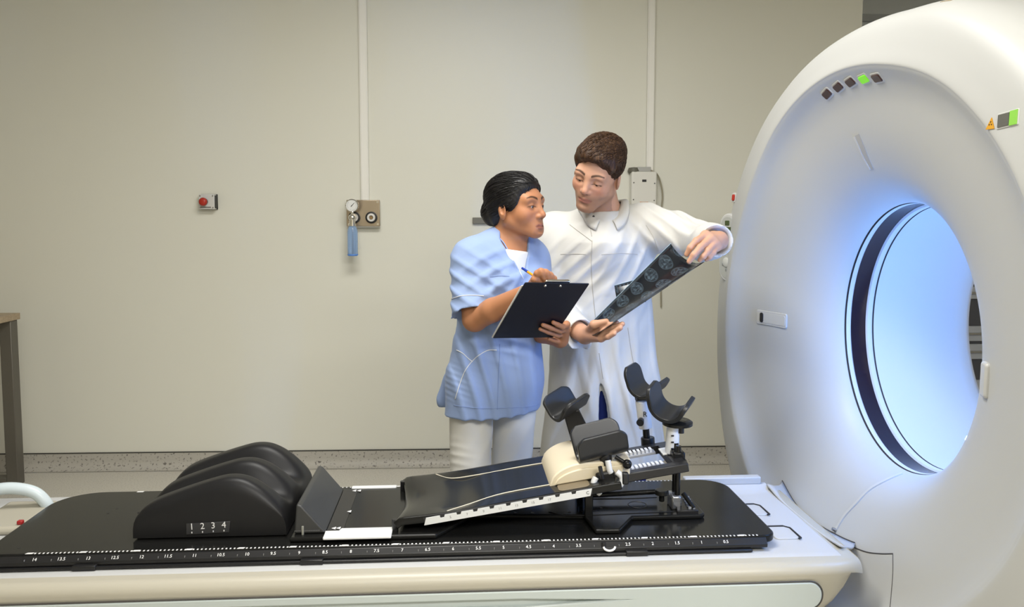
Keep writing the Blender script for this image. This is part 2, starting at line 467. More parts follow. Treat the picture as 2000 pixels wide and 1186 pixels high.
# ridge and outer outlines of the cover: angle 0 points to the wall, 90 up
R1 = periodic({0: .895, 30: .815, 60: .788, 85: .785, 110: .82, 135: .905, 156: .965, 180: .975, 195: .95, 215: .88, 240: .83, 270: .81, 310: .85, 336: .90})
R2 = periodic({0: 1.135, 25: 1.05, 45: .98, 65: .925, 88: .912, 108: .955, 121: 1.02, 150: 1.12, 180: 1.15, 210: 1.18, 240: 1.15, 270: 1.06, 300: 1.12, 327: 1.19})
def glathe(prof, n=160, close=False):
    """profile (u, r, s): s<=1 blends the round bore into the ridge outline, 1..2 ridge to outer outline"""
    v = []; f = []; m = len(prof)
    for i in range(n):
        th = 2 * math.pi * i / n; dg = math.degrees(th)
        r1 = R1(dg); r2 = R2(dg)
        for (u, r, s_) in prof:
            if s_ < 0: k = r
            elif s_ <= 1: k = .412 + (r1 - .412) * s_
            else: k = r1 + (r2 - r1) * (s_ - 1)
            z = AX_Z + k * math.sin(th)
            v.append((u, k * math.cos(th), max(z, .012)))
    for i in range(n):
        j = (i + 1) % n
        for k in range(m if close else m - 1):
            l = (k + 1) % m
            f.append((i * m + k, i * m + l, j * m + l, j * m + k))
    return v, f
prof = [(1.31, 0, 0), (1.295, 0, .012), (1.27, 0, .045), (1.235, 0, .12), (1.20, 0, .23), (1.165, 0, .39), (1.138, 0, .54), (1.115, 0, .69),
        (1.098, 0, .80), (1.078, 0, .89), (1.058, 0, .95), (1.046, 0, .985), (1.040, 0, 1.02), (1.040, 0, 1.10), (1.046, 0, 1.3), (1.052, 0, 1.5), (1.060, 0, 1.70),
        (1.072, 0, 1.85), (1.092, 0, 1.96), (1.125, 0, 2.03), (1.18, 0, 2.06), (1.35, 0, 2.07), (1.62, 0, 2.05), (1.72, 0, 1.95), (1.78, 0, 1.7), (1.80, 0, 1.2), (1.80, 0, .4), (1.80, 0, .15)]
pp = catmull(prof, 4)
vf = glathe([tuple(p) for p in pp], 180)
front = MB().add(*vf).build('cover_shell', M_gan, g, sharp=60)
bvh_v = [TR @ Vector(p) for p in vf[0]]
GBVH = BVHTree.FromPolygons([tuple(p) for p in bvh_v], vf[1])
MB().box2((1.3, -.7, 0), (1.74, .7, .2)).build('floor_plinth', M_gan2, g, bevel=.01)
# bore: trim rings, dark scan window, liner
def ring(name, prof2, m, par=g, n=120):
    return MB().add(*glathe([(u, r, -1) for (u, r) in prof2], n)).build(name, m, par, sharp=35)
ring('bore_seam', [(1.309, .4125), (1.311, .4165), (1.3145, .4165), (1.3165, .4105)], M_seam)
ring('trim_ring', [(1.3165, .4105), (1.330, .409), (1.334, .412)], M_bore)
M_win = mat('scan_window', (.016, .010, .018), .06, spec=.6)
ring('scan_window', [(1.334, .4125), (1.388, .4125)], M_win)
ring('trim_ring', [(1.388, .412), (1.392, .406), (1.408, .405)], M_bore)
ring('bore_seam', [(1.408, .405), (1.4095, .409), (1.4125, .409), (1.414, .405)], M_seam)
ring('bore_liner', [(1.414, .405), (1.55, .403), (1.72, .405), (1.76, .412), (1.785, .432), (1.80, .47)], M_bore)
# mood light strips along the bore: near side, top and bottom
M_led = mat('led_blue', (.3, .5, .9), .4, emit=((.30, .56, 1.0), 10))
def led(u, r, a0, a1, wd=.018, k=28, m=None):
    v = []; f = []
    for i in range(k + 1):
        th = math.radians(a0 + (a1 - a0) * i / k)
        for (du, dr) in ((-wd / 2, 0), (wd / 2, 0), (wd / 2, -.004), (-wd / 2, -.004)):
            v.append((u + du, (r + dr) * math.cos(th), AX_Z + (r + dr) * math.sin(th)))
    for i in range(k):
        for q in range(4):
            f.append((i * 4 + q, i * 4 + (q + 1) % 4, i * 4 + 4 + (q + 1) % 4, i * 4 + 4 + q))
    f += [(3, 2, 1, 0), tuple(k * 4 + q for q in range(4))]
    return MB().add(v, f).build('light_strip', m or M_led, g, sharp=35)
led(1.50, .403, 115, 262)
led(1.66, .403, 115, 262)
M_led2 = mat('led_deep_blue', (.2, .4, .9), .4, emit=((.10, .34, 1.0), 265))
led(1.299, .4165, 146, 213, .026, m=M_led2)

# small fittings placed on the cover where they sit
def ghit(px, py):
    d = cam_ray(px, py).normalized()
    loc, nor, i, dist = GBVH.ray_cast(CAM, d)
    if loc is None: raise RuntimeError('no hit %s %s' % (px, py))
    if nor.dot(d) > 0: nor = -nor
    return TI @ loc, (TI.to_3x3() @ nor).normalized()
def gpatch(name, px, py, w, h, depth, m, par, out=.001, r=.004, rot=0.0, bevel=.0015):
    p, nrm = ghit(px, py)
    tang = Vector((0, -1, 0))
    M = frame_from(p + nrm * out, nrm, tang) @ Matrix.Rotation(rot, 4, 'Z')
    return MB().prism(rrect(-w / 2, -h / 2, w / 2, h / 2, r), -depth, 0, 'z', M).build(name, m, par, bevel=bevel), M
M_lens = mat('lens_dark', (.055, .022, .02), .25)
M_green = mat('lens_green', (.12, .45, .02), .3, emit=((.22, .75, .02), .55))
for i, (px, py, ro) in enumerate(((1616, 183, 14), (1638, 169.5, 11), (1662, 160, 8), (1688, 154, 4), (1714, 152, 0))):
    fr, M = gpatch('indicator_frame', px, py, .058, .034, .01, mat('bezel_white', (.54, .54, .52), .35), g, .002, .008, math.radians(ro))
    MB().prism(rrect(-.024, -.012, .024, .012, .006), -.004, .003, 'z', M).build('indicator_lens', M_green if i == 3 else M_lens, fr, bevel=.002)
d, M = gpatch('status_display', 1969, 233, .056, .034, .01, mat('bezel_white'), g, .002, .003, math.radians(6))
mb = MB(); mb.prism([(-.024, -.013), (.005, -.013), (.005, .013), (-.024, .013)], -.002, .0015, 'z', M); mb.build('screen', mat('screen_grey', (.12, .12, .105), .15), d, smooth=False)
mb = MB(); mb.prism([(.0065, -.015), (.026, -.015), (.026, .015), (.0065, .015)], -.002, .0015, 'z', M); mb.build('green_key', mat('key_green', (.20, .45, .06), .4, emit=((.25, .6, .05), .25)), d, smooth=False)
p, nrm = ghit(1936, 242)
M = frame_from(p + nrm * .001, nrm, (0, -1, 0))
tr = MB().prism([(-.012, -.011), (.012, -.011), (0, .013)], -.001, .0008, 'z', M).build('warning_sticker', mat('sticker_orange', (.62, .30, .01), .5), g, smooth=False)
mb = MB()
for a in (90, 210, 330):
    c = M @ Matrix.Rotation(math.radians(a), 4, 'Z')
    mb.add([c @ Vector((x, y, .0011)) for (x, y) in ((.001, 0), (.005, -.002), (.005, .002))], [(0, 1, 2)])
mb.build('radiation_mark', M_blackp, tr, smooth=False)

# laser slot at the top of the funnel (groove with pale insert)
def gstrip(name, pts, wid, m, par, out=.0012, k=10, wlist=None):
    """thin raised ribbon following the cover"""
    P = catmull([(a, b, 0) for (a, b) in pts], k)
    Q = [ghit(p[0], p[1]) for p in P]
    v = []; f = []
    for i, (q, nn) in enumerate(Q):
        d = (Q[min(i + 1, len(Q) - 1)][0] - Q[max(i - 1, 0)][0]).normalized()
        s = nn.cross(d).normalized()
        ww = wid if wlist is None else wid * wlist(i / (len(Q) - 1))
        for (a, o) in ((-1, -.002), (-1, out), (1, out), (1, -.002)): v.append(q + s * a * ww / 2 + nn * o)
    for i in range(len(Q) - 1):
        for e in range(4): f.append((i * 4 + e, i * 4 + (e + 1) % 4, i * 4 + 4 + (e + 1) % 4, i * 4 + 4 + e))
    f += [(3, 2, 1, 0), tuple((len(Q) - 1) * 4 + e for e in range(4))]
    return MB().add(v, f).build(name, m, par, sharp=30)
sl = gstrip('laser_slot', [(1673, 264), (1682, 283), (1692, 306), (1704, 330)], .036, mat('slot_grey', (.40, .39, .36), .5), g, .0015, 6, lambda t: 1 - .55 * t)
gstrip('laser_slot_edge', [(1669, 267), (1677, 285), (1687, 308), (1700, 331)], .010, mat('bezel_white'), sl, .003, 6, lambda t: 1 - .5 * t)
# recessed sensor on the far side, grip on the near side
hz, M = gpatch('sensor_recess', 1507, 623, .17, .055, .012, mat('bezel_white'), g, .0035, .008)
mb = MB(); mb.prism(rrect(-.075, -.019, .08, .019, .008), -.002, .0015, 'z', M); mb.build('recess_floor', mat('recess_grey', (.56, .56, .53), .4), hz, smooth=False)
mb = MB(); mb.prism(rrect(-.062, -.019, -.042, .019, .008), -.002, .004, 'z', M); mb.build('sensor_window', M_blackp, hz, bevel=.002)
hz, M = gpatch('grip_recess', 1927, 742, .05, .085, .02, mat('bezel_white'), g, .010, .01, bevel=.006)

# seams of the lower cover around the couch
gstrip('cover_seam', [(1650, 1062), (1690, 1078), (1720, 1082), (1744, 1082)], .0035, M_seam, g, .0008, 6)
gstrip('cover_seam', [(1744, 1082), (1744, 1120), (1741, 1160), (1737, 1200)], .0025, M_seam, g, .0008, 6)
# pale tube seam curving from the bore to the couch
hose = gstrip('arc_moulding', [(1634, 1034), (1650, 1008), (1672, 984), (1700, 956), (1735, 937), (1762, 926)], .010, mat('bezel_white'), g, .004, 8)
q, nn = ghit(1633, 1036)
MB().cyl(q, q + nn * .014, .006, .005, 10).build('hose_end', M_screw, hose)

# control panel pod on the far rim
M = frame_from(Vector((1.062, .925, 1.315)), Vector((-.92, -.38, 0)), Vector((.38, -.92, 0)))
po = MB().prism(rrect(-.052, -.142, .052, .142, .05, 10), -.03, .018, 'z', M).build('control_panel', mat('bezel_white'), g, bevel=.008, seg=3)
mb = MB(); mb.prism(rrect(-.041, -.128, .041, .128, .04, 10), .016, .0195, 'z', M); mb.build('keypad', mat('keypad_grey', (.42, .43, .40), .4), po, bevel=.001)
mb = MB(); mb.prism(rrect(-.028, .045, .03, .085, .004), .018, .021, 'z', M); mb.build('lcd', mat('lcd_olive', (.05, .07, .02), .2), po, bevel=.0008)
mb = MB(); mb.prism(rrect(-.014, .092, .012, .112, .004), .018, .0215, 'z', M); mb.build('key', mat('key_dark', (.06, .08, .03), .3), po, bevel=.001)
for (kx, ky) in ((-.02, .02), (.0, .02), (.02, .02), (-.02, -.002), (.0, -.002), (.02, -.002), (-.016, -.026), (.016, -.026), (0, -.048), (-.02, -.07), (.02, -.07), (0, -.092)):
    mb = MB(); mb.prism(rrect(kx - .007, ky - .006, kx + .007, ky + .006, .003), .018, .0215, 'z', M); mb.build('key', mat('key_grey', (.25, .26, .25), .4), po, bevel=.001)
mb = MB(); mb.add(*MB().lathe([(.02, 0), (.02, .006), (.015, .009), (.0001, .009)], M @ Matrix.Translation((0, -.06, .018)), 20).__dict__.values()); mb.build('dial', mat('key_pale', (.55, .56, .53), .35), po)
M = frame_from(Vector((1.062, .885, 1.52)), Vector((-.92, -.38, .1)), Vector((.38, -.92, 0)))
st = MB().prism(rrect(-.012, -.02, .012, .02, .008), -.01, .006, 'z', M).build('stop_button', mat('bezel_white'), g, bevel=.002)
mb = MB(); mb.prism(rrect(-.007, -.013, .007, .013, .006), .004, .011, 'z', M); mb.build('red_cap', mat('estop_red'), st, bevel=.002)
# handle hole on the crown
gstrip('crown_slot', [(1838, 4), (1848, 2), (1858, 1)], .006, mat('slot_tan', (.35, .28, .18), .5), g, .001, 4)
# ------------------------------------------------------------------ patient couch
M_couch = mat('couch_beige', (.42, .395, .325), .36)
M_tray = mat('couch_tray', (.47, .475, .475), .4)
M_panel = mat('couch_panel', (.46, .51, .50), .38)
M_black = mat('gloss_black', (.010, .010, .0095), .17, spec=.24)
M_satin = mat('satin_black', (.012, .012, .013), .32)
M_matte = mat('foam_black', (.011, .011, .012), .42, bump=(500, .06, .0004), spec=.3)
M_ink = mat('white_ink', (.75, .75, .75), .5)
UL, UR = -1.75, 1.035
c = troot('patient_couch', 'long beige patient couch with grey side panel leading into scanner', 'couch', (-.3, 0, 0))
# body: side outline in (u, z), rounded prow at the right, swept in v with rounded top edge
def couch_sec(u):
    """half width, bottom z at station u"""
    d = max(0.0, u - (UR - .16)) / .16
    return .345 * (1 - .10 * d ** 3), .335 + .17 * (d ** 2.4)
v = []; f = []; us = [UL, UL + .02, -1.4, -1.0, -.5, 0, .4, .7, .86, .92, .96, .99, 1.01, 1.025, 1.035]
for u in us:
    hw, zb = couch_sec(u); e = max(0.0, (u - 1.0)) / .035 * .012
    zt = .515 - e
    sec = []
    for k in range(7):
        a = math.radians(90 * k / 6)
        sec.append((hw - .03 + .03 * math.cos(a), zt - .03 + .03 * math.sin(a)))
    bot = []
    for k in range(7):
        a = math.radians(-90 + 90 * k / 6); r = min(.06, (zt - zb) * .4)
        bot.append((hw - .03 - r + r * math.cos(a), zb + r + r * math.sin(a)))
    half = bot + sec                     # from bottom centre up the far side
    ring_ = [(-y, z) for (y, z) in reversed(half)] + half
    for (y, z) in ring_: v.append((u, y, z))
m_ = len(v) // len(us)
for i in range(len(us) - 1):
    for k in range(m_):
        l = (k + 1) % m_
        f.append((i * m_ + k, i * m_ + l, (i + 1) * m_ + l, (i + 1) * m_ + k))
f += [tuple(range(m_)), tuple(range((len(us) - 1) * m_, len(us) * m_))]
MB().add(v, f).build('body', M_couch, c, sharp=50)
for sv in (-1, 1):
    hw = .345 * sv
    rr_ = rrect(UL + .05, .395, .905, .468, .036, 10)
    right = [p for p in rr_ if p[0] > .5]                    # rounded right end, from top to bottom after sorting
    top_arc = sorted([p for p in right if p[1] >= .4315], key=lambda p: p[0]); bot_arc = sorted([p for p in right if p[1] < .4315], key=lambda p: -p[0])
    out = [(UL + .05, .468)] + top_arc + bot_arc + [(UL + .05, .395), (UL + .05, .422), (.10, .425), (.34, .4365), (.10, .446), (UL + .05, .449)]
    pn = MB().prism(out, hw - sv * .022, hw + sv * .004, 'y').build('side_panel', M_panel, c, bevel=.0035, seg=3)
    MB().prism([(UL + .05, .449), (.12, .447), (.33, .4365), (.12, .424), (UL + .05, .421)], hw - sv * .03, hw - sv * .010, 'y').build('grip_groove', M_panel, pn)
    MB().prism(rrect(UL + .046, .391, .909, .472, .038, 10), hw - sv * .03, hw + sv * .0015 - sv * .013, 'y').build('panel_gap', M_seam, c)
    MB().tube([(p[0], hw + sv * .0005, p[1]) for p in rrect(UL + .047, .3925, .9075, .4705, .0375, 10)], .0022, 6, closed=True).build('panel_seal', M_seam, c)
# tray liner on top: shallow trough with raised side rims
prof_t = [(-.30, .512), (-.285, .5165), (-.265, .5172), (-.25, .517), (-.20, .5165), (0, .516), (.20, .5165), (.25, .518), (.268, .531), (.285, .532), (.30, .526), (.305, .512)]
MB().prism(prof_t, UL + .03, .985, 'x').build('tray', M_tray, c, bevel=.004)
MB().box2((.70, .268, .530), (.965, .30, .556)).build('far_rim', M_tray, c, bevel=.004)
for (u0, v0) in ((.86, .06), (.88, -.13)):
    rc = MB().prism(rrect(u0 - .035, v0 - .045, u0 + .035, v0 + .045, .012), .515, .5205, 'z').build('latch_plate', M_tray, c, bevel=.002)
    MB().tube([(u0 - .03, v0 + .047, .521), (u0 + .02, v0 + .047, .521), (u0 + .036, v0 + .03, .521), (u0 + .038, v0 - .045, .521), (u0 + .03, v0 - .05, .521)], .0028, 8).build('latch_gap', M_blackp, rc)
# column under the couch
MB().box2((-.9, -.26, .0), (.55, .26, .12)).build('base', M_couch, c, bevel=.03, seg=3)
MB().prism([(-.75, .12), (.35, .12), (.15, .34), (-.55, .34)], -.2, .2, 'y').build('lift_column', M_panel, c, bevel=.02)
# curved deflector between tray and scanner
P1 = [(1530, 940), (1556, 985), (1592, 1020), (1640, 1048), (1672, 1062)]
top_ = []
for (a, b) in P1:
    q, nn = ghit(a, b); top_.append(q + nn * .004)
low_ = [Vector((.985, .26, .535)), Vector((.985, .14, .522)), Vector((.99, 0, .518)), Vector((.995, -.14, .519)), Vector((1.0, -.25, .528))]
tt = catmull(top_, 6); ll = catmull(low_, 6)
v = []; f = []
for a, b in zip(tt, ll):
    mid = (a + b) / 2 + Vector((.012, 0, -.012))
    for p in (a, (a * .5 + mid * .5) + Vector((.002, 0, -.003)), mid, (b * .5 + mid * .5) + Vector((.002, 0, -.003)), b): v.append(p)
nn_ = len(tt)
for i in range(nn_ - 1):
    for k in range(4): f.append((i * 5 + k, i * 5 + k + 1, i * 5 + 6 + k, i * 5 + 5 + k))
o = MB().add(v, f).build('deflector', M_tray, c, sharp=60)
md = o.modifiers.new('solid', 'SOLIDIFY'); md.thickness = .006; md.offset = -1
MB().tube([p + Vector((-.001, 0, .001)) for p in tt], .0022, 6).build('deflector_edge', M_seam, o)
# arched grip and red key at the foot end
M_pale = mat('pale_blue_grip', (.58, .66, .70), .3)
gp = [T((-1.63, .15, .50)), T((-1.575, .16, .575)), T((-1.48, .17, .602)), T((-1.40, .18, .588)), T((-1.362, .185, .55)), T((-1.352, .19, .51))]
MB().tube(catmull([TI @ p for p in gp], 8), .0185, 14).build('grip_handle', M_pale, c, sharp=180)
MB().box2((-1.50, .0, .515), (-1.345, .24, .54)).build('foot_cover', M_couch, c, bevel=.012, seg=3)
MB().box2((-1.366, .02, .54), (-1.350, .036, .552)).build('red_key', mat('key_red', (.35, .02, .02), .4), c, bevel=.003)

# ------------------------------------------------------------------ long carbon board on the couch
BZ = .555
bd = troot('carbon_board', 'long glossy black carbon couch board with white ruler marks', 'board', (-.25, 0, .52))
ou = rrect(-1.335, -.235, .825, .262, .10, 10)
# smaller radius at the near corners
ou = []
for (cx_, cy_, a0, r) in ((.825 - .09, .262 - .09, 0, .09), (-1.335 + .13, .262 - .13, 90, .13), (-1.335 + .05, -.235 + .05, 180, .05), (.825 - .04, -.235 + .04, 270, .04)):
    for i in range(9):
        a = math.radians(a0 + 90 * i / 8); ou.append((cx_ + r * math.cos(a), cy_ + r * math.sin(a)))
MB().prism(ou, BZ - .022, BZ, 'z').build('plate', M_black, bd, bevel=.005, seg=3)
MB().prism([(-.240, .523), (-.252, .528), (-.252, .537), (-.238, .5505), (-.225, .5505), (-.225, .523)], -1.33, .79, 'x').build('front_rail', M_satin, bd, bevel=.0015)
MB().box2((-1.30, -.262, .519), (.745, -.20, .5265)).build('lower_rail', M_satin, bd, bevel=.003)
for uu in (-.46, -1.05, .42):
    MB().box2((uu - .03, -.266, .518), (uu + .03, -.225, .5315)).build('clamp', M_satin, bd, bevel=.002)
MB().box2((-.82, -.255, .5175), (-.30, -.2, .5195)).build('sub_rail', M_satin, bd, bevel=.002)
# ruler: ticks (joined), index marks and numbers
tk = MB(); nt_ = 0
u = -1.19
while u < .775:
    tk.box2((u, -.2335, BZ - .0005), (u + .004, -.2265, BZ + .0003)); u += .0108
tk.build('ruler_ticks', M_ink, bd, smooth=False)['kind'] = 'stuff'
tk = MB(); u = -1.0
while u < .68:
    tk.box2((u, .2505, BZ - .0005), (u + .004, .256, BZ + .0003)); u += .0125
tk.build('ruler_ticks', M_ink, bd, smooth=False)['kind'] = 'stuff'
k = 0
step = .1375
Mt = Matrix(((1, 0, 0, 0), (0, .72, -.69, 0), (0, .69, .72, 0), (0, 0, 0, 1)))
for k in range(15):
    u = -1.205 + k * step
    if u > .79: break
    MB().prism([(u - .008, -.233), (u + .010, -.233), (u + .013, -.2255), (u - .004, -.2255)], BZ - .0005, BZ + .0006, 'z').build('index_mark', M_ink, bd, smooth=False)
    for (du, tx) in ((.022, str(14 - k)), (.022 + step / 2, '%d.5' % (13 - k))):
        if u + du > .78 or 13 - k < 0: continue
        Mt2 = Mt.copy(); Mt2.translation = Vector((u + du, -.2462, .5445))
        text_mesh('ruler_number', tx, .0125, M_ink, bd, Mt2, .0003)
        MB().box2((u + du - .026, -.2485, .5385), (u + du - .0245, -.2445, .5445)).build('ruler_line', mat('grey_ink', (.2, .2, .2), .5), bd, smooth=False)
for k in range(6):
    u = -1.1 + k * .275
    if -.98 < u < -.52: continue
    MB().prism([(u - .008, .249), (u + .012, .249), (u + .014, .257), (u - .006, .257)], BZ - .0005, BZ + .0006, 'z').build('index_mark', M_ink, bd, smooth=False)
for (u, w_) in ((-1.11, .10), (-1.02, .10), (-1.12, .06), (-1.03, .06), (-1.25, -.19)):
    MB().cyl((u, w_, BZ - .002), (u, w_, BZ + .0004), .004, n=12).build('locating_hole', M_blackp, bd)
MB().cyl((.33, -.247, .535), (.33, -.247, .552), .006, n=12).build('locking_pin', M_blackp, bd)
MB().tube([(.345 + .016 * math.cos(a), -.252 - .006 * math.sin(a), .5415 - .009 * math.sin(a)) for a in [math.radians(x) for x in range(0, 181, 20)]], .003, 8).build('locking_ring', M_ink, bd)

# ------------------------------------------------------------------ knee cushion
kc = troot('knee_cushion', 'moulded black foam knee cushion with three humps and numbers one to four', 'cushion', (-.72, 0, BZ))
# hump profile along u (0..1): gentle rise from the left, crest, steep fall on the right
base = [(-.963, .0), (-.962, .035), (-.953, .064), (-.915, .094), (-.83, .126), (-.76, .148), (-.715, .158), (-.675, .156), (-.64, .142), (-.604, .116), (-.568, .078), (-.551, .045), (-.546, .0)]
base = [(p.x, p.y) for p in catmull([(a, b, 0) for (a, b) in base], 5)]
def hump(w_):
    """height factor across v: three ridges, two leg channels"""
    s_ = 0.0
    for c0 in (-.115, .045, .215):
        s_ = max(s_, math.exp(-((w_ - c0) / .056) ** 4))
    return s_
NV = 60; v = []; f = []
for j in range(NV + 1):
    w_ = -.158 + .42 * j / NV
    hv = hump(w_)
    e = min(1.0, (w_ + .158) / .03) ; e2 = min(1.0, (.262 - w_) / .03)
    edge = (1 - (1 - max(e, 0)) ** 2.5) ** .5 * (1 - (1 - max(e2, 0)) ** 2.5) ** .5
    sh = .0            # slight slant of the block
    for (a, b) in base:
        low = min(b, .035 + .30 * b)       # channel floor
        z = low + (b - low) * hv
        z = z * (.86 + .14 * edge)
        v.append((a + sh, w_ if 0 < j < NV else w_, BZ + .006 + z))
nb = len(base)
for j in range(NV):
    for k in range(nb - 1): f.append((j * nb + k, j * nb + k + 1, (j + 1) * nb + k + 1, (j + 1) * nb + k))
f += [tuple(range(nb)), tuple(NV * nb + k for k in range(nb))]
f += [tuple([j * nb for j in range(NV + 1)] + [j * nb + nb - 1 for j in range(NV, -1, -1)])]
o = MB().add(v, f).build('foam_block', M_matte, kc, sharp=60)
MB().box2((-.955, -.15, BZ + .0005), (-.555, .255, BZ + .007)).build('base_sheet', M_satin, kc, bevel=.002)
lb = MB().prism([(-.819, BZ + .014), (-.702, BZ + .018), (-.699, BZ + .049), (-.818, BZ + .045)], -.1615, -.157, 'y').build('number_label', mat('label_black', (.03, .03, .032), .4), kc, bevel=.0008)
for k, ch in enumerate('1234'):
    Mt2 = Matrix.Rotation(math.radians(2), 4, 'Y').inverted() @ Matrix(((1, 0, 0, 0), (0, 0, -1, 0), (0, 1, 0, 0), (0, 0, 0, 1)))
    Mt2.translation = Vector((-.803 + k * .029, -.1618, BZ + .036 + k * .0011))
    text_mesh('digit', ch, .025, M_ink, lb, Mt2, .0004)
    MB().box2((-.8042 + k * .029, -.1625, BZ + .018 + k * .0011), (-.8018 + k * .029, -.1612, BZ + .0225 + k * .0011)).build('tick', M_ink, lb, smooth=False)
# ------------------------------------------------------------------ tilting breast board with arm supports
bb = troot('breast_board', 'tilted black positioning board with arm cups and cream headrest', 'positioning board', (.0, 0, BZ))
Z0 = BZ + .001
half = [(-.530, .205), (-.13, .205), (-.03, .06), (.30, .085), (.315, .20), (.385, .20), (.44, .105), (.645, .105), (.66, .09)]
out = [(a, -b) for (a, b) in half] + [(a, b) for (a, b) in reversed(half)]
MB().prism(out, Z0, Z0 + .014, 'z').build('base_plate', M_black, bb, bevel=.005, seg=3)
MB().tube([(.20, -.055, Z0 + .0145), (.24, -.085, Z0 + .0145), (.30, -.09, Z0 + .0145), (.58, -.075, Z0 + .0145)], .0015, 6).tube([(.30, .05, Z0 + .0145), (.45, .045, Z0 + .0145), (.55, .05, Z0 + .0145)], .0015, 6).build('moulded_line', M_blackp, bb)
for (a, b) in ((.26, -.06), (.30, -.058), (.335, -.056), (.36, -.03), (.10, -.055), (.15, -.058)):
    MB().cyl((a, b, Z0 + .013), (a, b, Z0 + .0146), .005, n=14).build('plug', M_blackp, bb)
MB().lathe([(.026, 0), (.0275, .001), (.029, 0)], frame_from((.475, -.01, Z0 + .0142), (0, 0, 1), (1, 0, 0)), 32).build('moulded_ring', M_blackp, bb)
M_strip = mat('white_strip', (.66, .67, .67), .4)
MB().prism(rrect(-.437, -.222, -.252, -.17, .004), Z0 + .012, Z0 + .018, 'z').build('edge_strip', M_strip, bb, bevel=.0015)
MB().prism([(-.435, -.216), (-.437, -.172), (-.40, -.172), (-.395, -.155), (-.253, -.155), (-.252, -.17)], Z0 + .013, Z0 + .019, 'z').build('edge_strip', M_strip, bb, bevel=.001)
MB().prism(rrect(-.412, .19, -.268, .212, .004), Z0 + .012, Z0 + .018, 'z').build('edge_strip', M_strip, bb, bevel=.0015)
# hip stop wedge
hs = MB().prism([(-.522, Z0 + .015), (-.514, Z0 + .098), (-.500, Z0 + .095), (-.434, Z0 + .015)], -.18, .18, 'y').build('hip_stop', mat('grey_black', (.035, .036, .036), .42), bb, bevel=.005, seg=3)
MB().box2((-.50, -.186, Z0 + .012), (-.494, -.18, Z0 + .038)).build('pointer', mat('pointer_grey', (.25, .25, .22), .5), hs, bevel=.001)
mb = MB()
for k in range(22): mb.box2((-.52 + k * .0032, -.1815, Z0 + .022), (-.519 + k * .0032, -.18, Z0 + .025))
mb.build('tick_row', mat('grey_ink'), hs, smooth=False)['kind'] = 'stuff'
sheet = catmull([(-.434, Z0 + .018, 0), (-.415, Z0 + .0165, 0), (-.39, Z0 + .0155, 0)], 4)
MB().prism([(p.x, p.y) for p in sheet] + [(p.x, p.y - .002) for p in reversed(sheet)], -.17, .185, 'y').build('slide_sheet', M_satin, bb)
for (a, b) in ((-.392, -.02), (-.405, -.15), (-.418, -.15), (-.40, .165), (-.385, .165)):
    MB().prism([(a - .006, b), (a + .006, b - .008), (a + .006, b + .010)], Z0 + .0165, Z0 + .0175, 'z').build('arrow_mark', M_ink, bb, smooth=False)
# tray
TS = .158
def tz_(u): return .600 + TS * (u + .24)
def tray_pt(u, w_, h=0.0): return Vector((u - h * TS, w_, tz_(u) + h))
NU, NW = 40, 30
def tray_z(u, w_):
    """moulded surface: raised soft shoulders at the low end, seat dip"""
    t = max(0.0, 1 - (u + .25) / .22)
    d = .016 * t * t * (math.cos(w_ / .18 * math.pi) * -.5 + .2)
    d += .010 * math.exp(-((u + .06) / .06) ** 2) * -(1 if abs(w_) < .12 else (max(0, (.18 - abs(w_)) / .06)))
    e = max(0.0, -.225 - u) / .025
    return d - .012 * e ** 2
v = []; f = []
for i in range(NU + 1):
    u = -.25 + .64 * i / NU
    for j in range(NW + 1):
        w_ = -.185 + .37 * j / NW
        uu = u
        if i < 4:   # waisted low edge
            uu = u + .02 * (1 - (w_ / .185) ** 2) * (1 - i / 4)
        v.append((uu, w_, tz_(u) + tray_z(u, w_)))
W1 = NW + 1
for i in range(NU):
    for j in range(NW):
        uc = -.25 + .64 * (i + .5) / NU; wc = -.185 + .37 * (j + .5) / NW
        f.append((i * W1 + j, (i + 1) * W1 + j, (i + 1) * W1 + j + 1, i * W1 + j + 1))
o = MB().add(v, f).build('tilting_panel', M_black, bb, sharp=60)
md = o.modifiers.new('solid', 'SOLIDIFY'); md.thickness = .022; md.offset = -1
md = o.modifiers.new('bev', 'BEVEL'); md.width = .003; md.segments = 2; md.limit_method = 'ANGLE'; md.angle_limit = math.radians(50)
tray = o
M_gold = mat('pale_line', (.62, .58, .47), .4)
for sg in (-1, 1):
    pts = [(-.10, .172), (-.04, .125), (.06, .108), (.22, .104), (.30, .102)] if sg < 0 else [(-.14, .172), (-.09, .13), (0.0, .112), (.12, .106), (.21, .104)]
    P = catmull([(a, sg * b, tz_(a) + tray_z(a, sg * b) + .001) for (a, b) in pts], 8)
    MB().tube(P, .0018, 6).build('guide_line', M_gold, tray)
